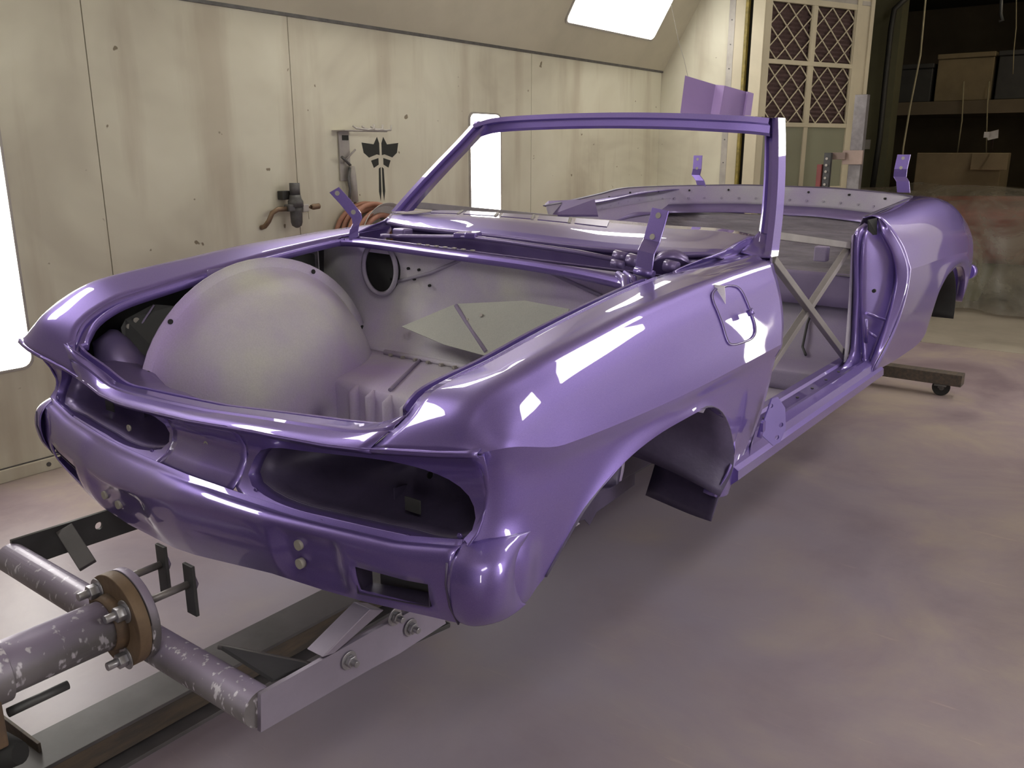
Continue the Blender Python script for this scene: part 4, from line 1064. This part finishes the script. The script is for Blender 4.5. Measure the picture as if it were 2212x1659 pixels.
# door hinge plate bolted at the foot of the near fender
hp = plate('door_hinge', [[(.028,.0),(.052,.008),(.070,.050),(.062,.115),(.035,.150),(.014,.148),(.004,.118),(-.012,.075),(-.022,.045)], circ(.040,.024,.0085,16), circ(.052,.062,.0085,16), circ(.012,.126,.0075,12)], .006, (1.6706,-0.8950,0.6552), (.85, -0.53, 0), (-.05, 0, 1), simple('flat_purple_primer', (0.20, 0.15, 0.42), 0.45, 0, 0.1), car, bev=.001)
MB().tube([(1.6464,-0.8850,0.6873), (1.6676,-0.8850,0.7249)], .008, 10).build('hinge_knuckle', PAINT, hp)
plate('cast_boss', [rrect(0, 0, .02, .035, .006)], .008, (1.6298,-0.8970,0.7084), (1, 0, .1), (-.1, 0, 1), PAINT, hp)

# ---- lock pillar face of the near door opening
J = [[(3.0628,-0.7350,1.2171), (3.0137,-0.7150,1.1852), (3.0077,-0.7150,1.1095), (3.0449,-0.7200,0.9506), (3.0451,-0.7300,0.7923), (3.0061,-0.7450,0.6796), (2.8386,-0.7600,0.6340)],
     [(3.0546,-0.7450,1.2143), (2.9963,-0.7350,1.1837), (2.9892,-0.7350,1.1124), (3.0202,-0.7400,0.9554), (3.0274,-0.7500,0.7974), (3.0059,-0.7650,0.6723), (2.8616,-0.7750,0.6198)],
     [(3.0512,-0.7500,1.2110), (2.9971,-0.7500,1.1788), (2.9849,-0.7500,1.1043), (3.0062,-0.7550,0.9585), (3.0277,-0.7650,0.7991), (3.0370,-0.7800,0.6626), (2.9359,-0.7900,0.6070)],
     [(3.0477,-0.7550,1.2076), (3.0027,-0.7600,1.1733), (2.9857,-0.7650,1.0995), (3.0124,-0.7700,0.9591), (3.0419,-0.7800,0.7987), (3.0341,-0.8000,0.6619), (2.9659,-0.8100,0.6040)]]
K0 = [(3.1078,-0.7750,1.2314), (3.0702,-0.8000,1.1763), (3.1316,-0.8300,1.0909), (3.1973,-0.8400,0.9831), (3.1729,-0.8400,0.8662), (3.0912,-0.8300,0.7165), (2.9968,-0.8250,0.6122)]
K1 = [(3.0959,-0.7850,1.2364), (3.0733,-0.8200,1.1866), (3.1440,-0.8520,1.0970), (3.1968,-0.8650,0.9952), (3.1775,-0.8650,0.8682), (3.0835,-0.8550,0.7311), (2.9609,-0.8400,0.6177)]
K2 = [(3.0899,-0.7900,1.2388), (3.0814,-0.8250,1.2051), (3.1743,-0.8620,1.1221), (3.2419,-0.8870,1.0178), (3.2207,-0.8870,0.9128), (3.1530,-0.8720,0.7741), (2.9585,-0.8520,0.6160)]
def dxs(L, d): return [Vector(p)+Vector((d, 0, 0)) for p in L]
rails = [J[0], dxs(J[1], -.004), dxs(J[2], .016), dxs(J[3], -.002), [Vector(a).lerp(Vector(b), .5)+Vector((.022, 0, 0)) for a, b in zip(J[3], K0)], dxs(K0, .014), [Vector(a).lerp(Vector(b), .5)+Vector((-.008, 0, 0)) for a, b in zip(K0, K1)], dxs(K1, .004), K2]
jb = surf('lock_pillar', rails, PAINT, car, 5, 4, solid=.004); orient(jb, (-1, 0, 0))
m = MB().add([(3.0438,-0.7570,1.2344), (3.1163,-0.7720,1.2384), (3.0861,-0.7870,1.1725), (3.0455,-0.7650,1.1704)], [(0, 1, 2, 3)])
for v in range(len(m.v)): m.v[v] = (m.v[v][0]-.022, m.v[v][1], m.v[v][2])
m.build('latch_slot', DARK, jb, solid=.003)
for a, b in (((2.9896,-0.8000,0.8562), (3.1372,-0.8400,0.8111)), ((3.0495,-0.8000,0.7679), (3.0659,-0.8300,0.7449)), ((3.0394,-0.8000,0.7215), (3.0003,-0.8000,0.8272))):
    MB().tube([Vector(a)-Vector((.004,0,0)), Vector(b)-Vector((.004,0,0))], .006, 8).build('pressed_ridge', PAINT, jb)
MB().tube([(3.0346,-0.8100,0.9446), Vector((3.0346,-0.8100,0.9446))-Vector((.012,0,0))], .008, 10).build('striker_hole', DARK, jb)
# inner box of the pillar (closes the lock face against the cabin)
for s in (-1, 1):
    rails = [[(2.97, s*.715, 1.17), (3.0, s*.72, .92), (2.88, s*.76, .66)], [(3.25, s*.70, 1.20), (3.25, s*.71, .92), (3.25, s*.72, .62)], [(4.3, s*.70, 1.24), (4.3, s*.71, .92), (4.3, s*.72, .62)]]
    surf('inner_quarter', rails, OVERD, car, 4, 3, solid=.003)

# ---- quarter panels
Q0 = [(3.10,.715,1.236),(3.38,.705,1.248),(3.70,.70,1.272),(3.95,.69,1.282),(4.15,.68,1.285),(4.42,.66,1.272),(4.68,.65,1.225),(4.86,.64,1.17),(5.12,.60,1.07)]
Q1 = [(3.105,.775,1.238),(3.38,.782,1.246),(3.70,.79,1.264),(3.95,.795,1.270),(4.15,.80,1.264),(4.42,.80,1.232),(4.68,.795,1.172),(4.86,.785,1.12),(5.13,.73,1.045)]
Q2 = [(3.175,.852,1.130),(3.42,.865,1.14),(3.72,.875,1.150),(3.96,.880,1.15),(4.15,.880,1.142),(4.42,.874,1.115),(4.68,.860,1.07),(4.86,.845,1.03),(5.17,.78,.975)]
Q3 = [(3.25,.887,1.015),(3.46,.892,1.012),(3.74,.896,1.010),(3.97,.898,1.006),(4.16,.898,1.0),(4.42,.892,.985),(4.68,.878,.965),(4.86,.862,.945),(5.20,.795,.90)]
Q4 = [(2.97,.852,.612),(3.42,.855,.598),(3.80,.868,.630),(3.865,.885,.80),(4.06,.892,.905),(4.38,.890,.920),(4.62,.878,.83),(4.72,.862,.68),(5.16,.77,.66)]
for s in (-1, 1):
    a = sgn(Q3, s); b = sgn(Q4, s)
    mid = []
    for t in (.3, .65):
        L_ = []
        for k, (p, q) in enumerate(zip(a, b)):
            v = Vector(p).lerp(Vector(q), t)
            if k == 0: v.x += .085*4*t*(1-t)*.9; v.y += -s*0.0
            v.y += s*.010*math.sin(math.pi*t)
            L_.append(v)
        mid.append(L_)
    rails = [sgn(Q0, s), sgn(Q1, s), sgn(Q2, s), a]+mid+[b]
    rows, sh = rows_from(rails, 6, 5, (3,))
    last = rows[-1]; sh.append(len(rows)-1)
    rows.append([Vector((p[0], p[1]-s*.035, p[2])) for p in last])
    o = link('quarter_panel', grid_mesh('quarter_panel', rows, sh), PAINT, car, .004, 0)
    sv = sum((p.normal*p.area for p in o.data.polygons), Vector())
    if sv.y*s < 0: o.data.flip_normals()
    # rear wheelhouse
    rr3 = []
    for f, y in ((1, .84), (1, .72), (.97, .64), (.85, .58), (.5, .55), (.03, .55)):
        rr3.append([(4.28+.40*f*math.cos(R(-7)+R(194)*k/30)*.97, s*y, .62+.295*f*math.sin(R(-7)+R(194)*k/30)) for k in range(31)])
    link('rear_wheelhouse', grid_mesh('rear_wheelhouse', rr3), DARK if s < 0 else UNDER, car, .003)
    MB().tube([(5.13, s*.80, .80), (5.17, s*.81, .80)], .045, 20).build('marker_boss', PAINT, car)
# tail panel and engine deck surround
tp_r = [[(5.12,.60,1.07),(5.16,.3,1.09),(5.17,0,1.095),(5.16,-.3,1.09),(5.12,-.60,1.07)], [(5.20,.79,.90),(5.25,.4,.92),(5.26,0,.925),(5.25,-.4,.92),(5.20,-.79,.90)], [(5.16,.77,.66),(5.20,.4,.66),(5.20,0,.66),(5.20,-.4,.66),(5.16,-.77,.66)]]
surf('tail_panel', tp_r, PAINT, car, 5, 4, solid=.004)
# rim around the folding-top well
RIM = [(2.8654,0.7450,1.2415), (3.1395,0.7600,1.2566), (3.4398,0.7750,1.2785), (3.6650,0.7600,1.3016), (4.0500,0.7584,1.3004), (4.2500,0.6119,1.3033), (4.3200,0.3445,1.3099), (4.3300,0.0658,1.3078), (4.3100,-0.2060,1.3044), (4.2600,-0.4691,1.2903), (4.0507,-0.6600,1.2844), (4.1759,-0.7000,1.2644)]
RIMN = [Vector(p) for p in RIM]+[Vector((3.80,-.705,1.275)), Vector((3.5,-.70,1.258)), Vector((3.25,-.705,1.245)), Vector((3.10,-.715,1.238))]
low = []
for p in RIMN: low.append(Vector((p.x-.05*smoothstep(3.9,4.2,p.x), p.y*.955, p.z-.105)))
low2 = [Vector((p.x-.07*smoothstep(3.9,4.2,p.x), p.y*.94, p.z-.045)) for p in low]
edge = [p+Vector((.035*smoothstep(3.9,4.2,p.x), .02*(1 if p.y > 0 else -1)*(1-smoothstep(3.9,4.3,p.x)), .004)) for p in RIMN]
surf('top_well_rim', [edge, RIMN], UNDER, car, 5, 2, solid=.006)
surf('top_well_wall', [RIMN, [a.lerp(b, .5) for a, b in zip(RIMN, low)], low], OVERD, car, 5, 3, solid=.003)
surf('top_well_step', [low, low2], SATIN, car, 5, 2, solid=.004)
m = MB(); rw = cr(RIMN, 8)
for i in range(6, len(rw)-24, 3):
    p = rw[i]; m.tube([Vector((p.x-.035*smoothstep(3.9,4.2,p.x), p.y*.975, p.z-.07)), Vector((p.x-.041*smoothstep(3.9,4.2,p.x), p.y*.967, p.z-.07))], .007, 8)
m.build('rivet_heads', OVERD, car)['kind'] = 'stuff'
m = MB()
for i in range(4, len(rw)-24, 7):
    p = rw[i]; m.tube([Vector((p.x-.010*smoothstep(3.9,4.2,p.x), p.y*.990, p.z-.024)), Vector((p.x-.022*smoothstep(3.9,4.2,p.x), p.y*.980, p.z-.024))], .006, 8)
m.build('drain_holes', DARK, car)['kind'] = 'stuff'
# wrinkled firewall sheet below the well
rows = []
for j in range(26):
    t = j/25; row = []
    for i in range(80):
        y = .70-1.40*i/79; x = 4.22-.74*t; z = 1.15-.215*t
        w_ = noise.noise(Vector((y*1.4, t*7, 3.1)))*.045 + noise.noise(Vector((y*2.6, t*19, 8.1)))*.035
        row.append((x-.15*(y/.7)**4*.5, y, z+w_*(1 if 2 < j < 24 else .2)))
    rows.append(row)
link('wrinkled_sound_pad', grid_mesh('wrinkled_sound_pad', rows), simple('grey_sound_pad', (0.20,0.18,0.23), .42, 0, .35, 3, None, 1.0, 0, 2.2, (9, 1.6, 9)), car, .004)
bpanel = [[(3.47,y,.945) for y in (.70,.35,0,-.35,-.70)], [(3.46,y,.93) for y in (.70,.35,0,-.35,-.70)], [(3.44,y,.79) for y in (.70,.35,0,-.35,-.70)]]
surf('rear_crossmember', bpanel, simple('violet_grey_panel', (0.26,0.21,0.36), .45, 0, .2, 2.5), car, 3, 3, solid=.004)
MB().box((3.4000,-0.4630,1.0418), (.05, .06, .07)).build('anchor_box', OVERD, car, .006)
sb = [[(3.52,y,.80) for y in (.70,.35,0,-.35,-.70)], [(3.42,y,.70) for y in (.70,.35,0,-.35,-.70)], [(3.30,y,.60) for y in (.70,.35,0,-.35,-.70)], [(3.20,y,.575) for y in (.70,.35,0,-.35,-.70)], [(2.98,y,.57) for y in (.70,.35,0,-.35,-.70)], [(2.95,y,.555) for y in (.70,.35,0,-.35,-.70)], [(2.93,y,.49) for y in (.70,.35,0,-.35,-.70)]]
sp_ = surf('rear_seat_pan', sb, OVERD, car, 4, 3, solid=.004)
for y in (-.42, -.15): MB().tube([(3.50, y, .79), (3.40, y-.005, .70), (3.285, y-.03, .612), (3.22, y-.07, .59)], .006, 8).build('pressed_groove', DARKP, sp_)
MB().tube([(2.6, .0, .50), (3.0, 0, .53), (3.4, 0, .62)], [.12, .13, .10], 20).build('floor_tunnel', OVER, car)
fp = [[(1.90,y,.50) for y in (.70,.35,0,-.35,-.70)], [(2.4,y,.485) for y in (.70,.35,0,-.35,-.70)], [(2.94,y,.485) for y in (.70,.35,0,-.35,-.70)]]
surf('floor_pan', fp, make_overspray('pale_floor_primer', (.36,.31,.44), (.42,.38,.48), (.46,.45,.48)), car, 4, 3, solid=.004)
tb = [[(1.72,y,.95) for y in (.70,.35,0,-.35,-.70)], [(1.74,y,.7) for y in (.70,.35,0,-.35,-.70)], [(1.92,y,.49) for y in (.70,.35,0,-.35,-.70)]]
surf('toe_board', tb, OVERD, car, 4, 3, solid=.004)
# far-side quarter box seen above the cowl
qb = MB().add([(3.0000,0.8453,1.2410), (3.0500,0.8599,1.2525), (3.0500,0.5767,1.2708), (3.0000,0.5245,1.1980), (2.9000,0.7347,1.1947)], [(0, 1, 2, 3, 4)]).build('quarter_box', SATIN, car, solid=.012)

# ---- welded square-tube braces in the door openings
bm_ = simple('dusty_square_tube', (0.27, 0.245, 0.26), .5, .3, .25, 5)
for s in (-1, 1):
    a0, a1 = Vector((2.15, s*.70, 1.155)), Vector((2.93, s*.735, .685))
    b0, b1 = Vector((2.975, s*.70, 1.10)), Vector((1.98, s*.715, .78))
    c0, c1 = Vector((1.99, s*.69, 1.215)), Vector((2.99, s*.70, 1.125))
    if s < 0:
        a0, a1 = Vector((2.1607,-0.6900,1.1495)), Vector((2.9820,-0.7350,0.6584))
        b0, b1 = Vector((3.0209,-0.7150,1.1083)), Vector((2.1560,-0.7300,0.7578))
        c0, c1 = Vector((2.1519,-0.6900,1.2314)), Vector((3.0688,-0.7000,1.1187))
    else:
        c0, c1 = Vector((1.8838,0.7100,1.2945)), Vector((2.8825,0.7000,1.1880))
    MB().bar(a0, a1, .026, .026).build('door_brace', bm_, car, .002)
    MB().bar(b0+Vector((0, .027*-s, 0)), b1+Vector((0, .027*-s, 0)), .026, .026).build('door_brace', bm_, car, .002)
    MB().bar(c0, c1, .026, .026).build('door_brace', bm_, car, .002)

# ---- windshield frame
HD = [(2.1500,0.6182,1.6149), (2.1800,0.5487,1.6363), (2.2100,0.4282,1.6453), (2.2350,0.1972,1.6492), (2.2450,-0.0270,1.6472), (2.2400,-0.2430,1.6398), (2.2200,-0.4499,1.6276), (2.2000,-0.5596,1.6197), (2.1750,-0.6378,1.6112)]
hd = [Vector(p) for p in HD]
rails = [hd, [p+Vector((-.006, 0, -.018)) for p in hd], [p+Vector((.012, 0, -.024)) for p in hd], [p+Vector((.010, 0, -.048)) for p in hd], [p+Vector((.018, 0, -.058)) for p in hd], [p+Vector((.055, 0, -.050)) for p in hd], [p+Vector((.065, 0, -.010)) for p in hd], [p+Vector((.05, 0, .002)) for p in hd]]
rows = [cr(r, 5) for r in rails]
wf = link('windshield_frame', grid_mesh('windshield_frame', rows, tuple(range(8)), closed_v=True), PAINT, car)
def post(P0, out, side, k=1.0):
    """pillar: P0 front-outer line; closed section"""
    P = [Vector(p) for p in P0]
    sec = [(0, 0), (-.004, .020), (.016, .024), (.018, .040), (.008, .046), (.014, .054), (.060, .034), (.055, -.004)]
    rows = [[p+Vector((dx*k, side*dy*k, 0)) for p in cr(P, 6)] for dx, dy in sec]
    return link('windshield_post', grid_mesh('windshield_post', rows, tuple(range(8)), closed_v=True), PAINT, wf)
post([(2.2347,-0.6450,1.6143), (2.2009,-0.6650,1.5448), (2.1295,-0.7000,1.4265), (2.0410,-0.7350,1.3128), (1.9506,-0.7650,1.2184), (1.9028,-0.7800,1.1862)], 0, 1)
post([(2.1765,0.6350,1.6270), (2.0824,0.6550,1.5462), (1.9562,0.6850,1.4418), (1.8481,0.7150,1.3453), (1.7731,0.7350,1.2751)], 0, -1, 1.35)
# rounded lower end of the near post running into the cowl
o = surf('post_base', [[(2.0003,-0.7000,1.2548), (1.9967,-0.7250,1.2490), (2.0404,-0.7400,1.2541)], [(1.9548,-0.6900,1.2208), (1.9589,-0.7350,1.2130), (1.9719,-0.7600,1.2164)], [(1.8607,-0.7000,1.2003), (1.8884,-0.7500,1.1854), (1.8898,-0.7850,1.1863)]], PAINT, car, 5, 4, solid=.005)
MB().box((2.0982,-0.6750,1.2390), (.02, .02, .03)).build('drain_plug', DARK, car)

def warp(o, f):
    if o.type == 'MESH':
        for v in o.data.vertices: v.co = f(v.co)
    for c in o.children: warp(c, f)
def nose_far(p):     # the far corner of the nose stands a little further forward
    k = smoothstep(.50, .82, p.y)*(1-smoothstep(.45, .80, p.x))*smoothstep(.80, .96, p.z)
    return Vector((p.x-.050*k, p.y, p.z))
warp(car, nose_far)
# ------------------------------------------------------------------ steel stand holding the body
st = empty('body_stand', (0.1, 0, 0), 'spattered grey steel rotisserie stand bolted under the front of the purple body', 'stand')
def ch(o): return o
# near and far mounting arms (flat plates along X)
pn = [(0.1101,-0.5430,0.5263), (0.3929,-0.5430,0.5215), (0.5964,-0.5430,0.5114), (0.6260,-0.5430,0.4319), (0.4717,-0.5430,0.4297), (0.3880,-0.5430,0.4361), (0.1776,-0.5430,0.4455), (0.1029,-0.5430,0.4484)]
O = Vector((0, -.543, 0))
arm = plate('mounting_arm', [[(p[0], p[2]) for p in pn]], .010, O, (1, 0, 0), (0, 0, 1), STEELG, st)
gus = [(0.2571,-0.5500,0.5302), (0.3895,-0.5500,0.5779), (0.4288,-0.5500,0.5568), (0.2867,-0.5500,0.5236)]
m = MB(); G0 = [Vector(p) for p in gus]; m.add(G0+[p+Vector((0, .05, 0)) for p in G0], [(0,1,2,3),(7,6,5,4),(0,4,5,1),(1,5,6,2),(2,6,7,3),(3,7,4,0)]); m.build('gusset', STEELG, st, .002)
MB().bar((0.3004,-0.5000,0.4833), (0.6567,-0.5000,0.4021), .012, .05).build('arm_flange', STEELG, st, .002)
MB().bar((0.5096,-0.4900,0.4082), (0.6843,-0.4900,0.3856), .04, .012).build('arm_foot', STEELD, st, .002)
for p in ((0.3231,-0.5500,0.4901), (0.5050,-0.5500,0.4797), (0.4580,-0.5500,0.5278)):
    hexbolt(MB(), p, (0, -1, 0), .013, .011, .016).build('bolt', ZINC, st, .001)
pf = [(0.1224,0.5000,0.5340), (0.3898,0.5000,0.5300), (0.5177,0.5000,0.5258), (0.5303,0.5000,0.4433), (0.4587,0.5000,0.4441), (0.2427,0.5000,0.4491), (0.1532,0.5000,0.4495), (0.1192,0.5000,0.4553)]
plate('mounting_arm', [[(p[0], p[2]) for p in pf], circ((0.3490,0.5000,0.4938)[0], (0.3490,0.5000,0.4938)[2], .011)], .010, (0, .50, 0), (1, 0, 0), (0, 0, 1), STEELD, st)
MB().bar((0.2538,0.4900,0.5214), (0.2429,0.3600,0.4562), .012, .045, (1, .2, .6)).build('brace_bar', BEAMG, st, .002)
# dark diagonal gusset between tube and near arm
A_, B_, D_ = Vector((0.1495,-0.3600,0.5369)), Vector((0.2487,-0.5200,0.5060)), Vector((0.1497,-0.5300,0.5272))
m = MB(); m.add([A_, B_, D_], [(0, 1, 2)]); m.build('gusset', STEELD, st, solid=.008)
MB().tube([A_, B_], .006, 8).build('gusset_edge', BEAMG, st)
# cross tube in two halves, with the spindle through the flange
cz = .49; cxx = .115
t0, t1 = Vector((cxx, .495, cz)), Vector((cxx, -.538, cz))
MB().tube([t0, t1], .038, 28).build('cross_tube', PIPE, st)
ax = Vector((0.0550,-0.1810,0.5845)); 
fc = Vector((.045, ax.y, ax.z))
MB().tube([fc+Vector((-.012,0,0)), fc+Vector((.014,0,0))], .098, 48).build('flange_disc', simple('rusted_flange', (.20,.135,.085), .6, .3, .5, 7, (.12,.08,.055), .3), st, .002)
MB().tube([fc+Vector((.016,0,0)), fc+Vector((.034,0,0))], .098, 48).build('flange_disc', PIPE, st, .002)
sd = Vector((-1, 0.012, 0.0))
MB().tube([fc+Vector((-.034,0,0)), fc+Vector((-.012,0,0))], [.054, .060], 32).build('spindle_collar', RUST, st)
MB().tube([fc+sd*.55, fc+sd*.02], .051, 32).build('spindle_tube', PIPE, st)
MB().tube([fc+sd*.60, fc+sd*.225], .060, 32).build('sleeve_tube', PIPE, st, .002)
for (dy, dz) in ((.048,.055), (-.052,.040), (-.035,-.070), (.055,-.05)):
    c = fc+Vector((-.012, dy, dz)); hexbolt(MB(), c, (-1, 0, 0), .0155, .018, .024).build('bolt', ZINC, st, .001)
for (dy, dz) in ((.048,.055), (-.052,.040)):
    c = fc+Vector((.03, dy, dz)); MB().tube([c, c+Vector((.10, 0, 0))], .008, 12).build('stud', BARE, st)
    MB().box(c+Vector((.10, -.004, -.012)), (.008, .034, .115)).build('stop_plate', STEELD, st, .001)
    MB().tube([c+Vector((.104,0,0)), c+Vector((.112,0,0))], .016, 6).build('nut', STEELG, st)
MB().box(fc+Vector((.075, -.02, -.10)), (.008, .05, .06)).build('stop_plate', STEELD, st, .001)
# saddle block under the sleeve, lock screw, rod, clamp handle
sv = fc+sd*.36
MB().box(sv+Vector((-.02, .0, -.075)), (.26, .105, .10)).build('saddle_block', RUST, st, .004)
c = fc+sd*.335+Vector((0, .012, .055)); MB().tube([c, c+Vector((0, 0, .045))], .011, 14).tube([c+Vector((0,0,.045)), c+Vector((0,0,.062))], .018, 6).build('lock_screw', BARE, st)
MB().tube([fc+sd*.23+Vector((0,-.01,-.085)), fc+sd*.12+Vector((0,-.01,-.085))], .009, 12).build('pivot_rod', STEELD, st)
MB().tube([fc+sd*.27+Vector((0,.02,-.13)), fc+sd*.25+Vector((0,-.02,-.16)), fc+sd*.235+Vector((0,-.05,-.15))], [.03,.035,.02], 14).build('clamp_handle', DARK, st)
MB().bar((fc.x-.42, fc.y+.0, 0.06), (fc.x-.42, fc.y, fc.z-.06), .10, .10, (1, 0, 0)).build('upright_post', BEAMG, st, .004)
# front cross foot of angle iron
a, b = Vector((-0.0206,0.3614,0.1300)), Vector((-0.0061,0.1685,0.1000))
MB().bar(Vector((-0.0053,0.5793,0.0800)), Vector((0.0072,0.2192,0.0800)), .008, .09).build('foot_angle', BEAMR, st, .001)
MB().bar(Vector((-0.0102,0.5860,0.0300)), Vector((0.0037,0.2745,0.0300)), .10, .008).build('foot_angle', BEAMG, st, .001)
# long floor rail joining both ends
ry0, ry1 = .30, .155
boxo('rail_flange', (-.6, ry1, .090), (5.1, ry0, .100), BEAMG, st, .001)
boxo('rail_web', (-.6, .215, .012), (5.1, .235, .090), BEAMR, st)
boxo('rail_web', (-.6, ry1, .030), (5.1, ry1+.012, .090), BEAMR, st)
boxo('rail_flange', (-.6, ry1-.03, .0), (5.1, ry0, .012), BEAMG, st, .001)
# rear cross foot with caster
a, b = Vector((5.1800,-0.2912,0.1096)), Vector((5.1800,-0.8530,0.0887))
MB().bar((5.18, .9, .115), (5.18, a.y, .115), .10, .075).bar((5.18, a.y, .115), (5.18, b.y, .115), .10, .075).build('rear_foot_beam', BEAMR, st, .003)
cpos = Vector((5.17, -.735, .0))
cs = MB().box(cpos+Vector((0, 0, .072)), (.09, .07, .012)).build('caster_plate', GREYM, st, .002)
MB().tube([cpos+Vector((-.016, -.006, .052)), cpos+Vector((.016, .006, .052))], .052, 28).build('caster_wheel', DARK, st, .004)
MB().tube([cpos+Vector((-.020, -.007, .052)), cpos+Vector((.020, .007, .052))], .016, 16).build('hub', GREYM, st)
for s in (-1, 1): MB().box(cpos+Vector((s*.026, 0, .068)), (.004, .03, .035)).build('caster_fork', GREYM, st)
# upright of the rear end with its sliding clamp, seen behind the cabin
rp = empty('lift_post', (7.35, .64, 0), 'tall grey steel post with a sliding pink clamp in front of the filter door', 'post')
p0, p1 = Vector((7.3500,0.5915,1.9840)), Vector((7.3500,0.5821,1.0607))
boxo('post_tube', (7.30, p0.y-.085, 0.0), (7.38, p0.y+.02, p0.z), BARE, rp, .004)
pc = Vector((7.2800,0.5734,1.4609)); MB().box(pc, (.03, .17, .12)).build('clamp_collar', simple('pinkish_steel', (.36,.27,.24), .5, .2, .2, 6), rp, .003)
MB().box(Vector((7.2500,0.6846,1.4725)), (.04, .12, .06)).build('clamp_arm', simple('dark_pink_steel', (.22,.16,.14), .5, .2, .2, 6), rp, .003)
jk = empty('lifting_jack', (7.2000,0.7379,1.1828), 'perforated steel jack bar with a red lever standing before the door window', 'jack')
j0 = Vector((7.2000,0.7597,1.5000)); j1 = Vector((7.2000,0.7423,1.1426))
MB().bar((7.2, j0.y, 0), (7.2, j0.y, j0.z), .05, .06, (0, 1, 0)).build('jack_bar', STEELD, jk, .003)
m = MB()
for k in range(12): m.tube([(7.165, j0.y, j0.z-.05-.055*k), (7.16, j0.y, j0.z-.05-.055*k)], .011, 10)
m.build('bar_holes', LGREY, jk)['kind'] = 'stuff'
jr = Vector((7.1800,0.8169,1.4012)); MB().bar((7.18, jr.y, 0.0), (7.18, jr.y, jr.z), .05, .04, (0, 1, 0)).build('lever', JRED, jk, .003)
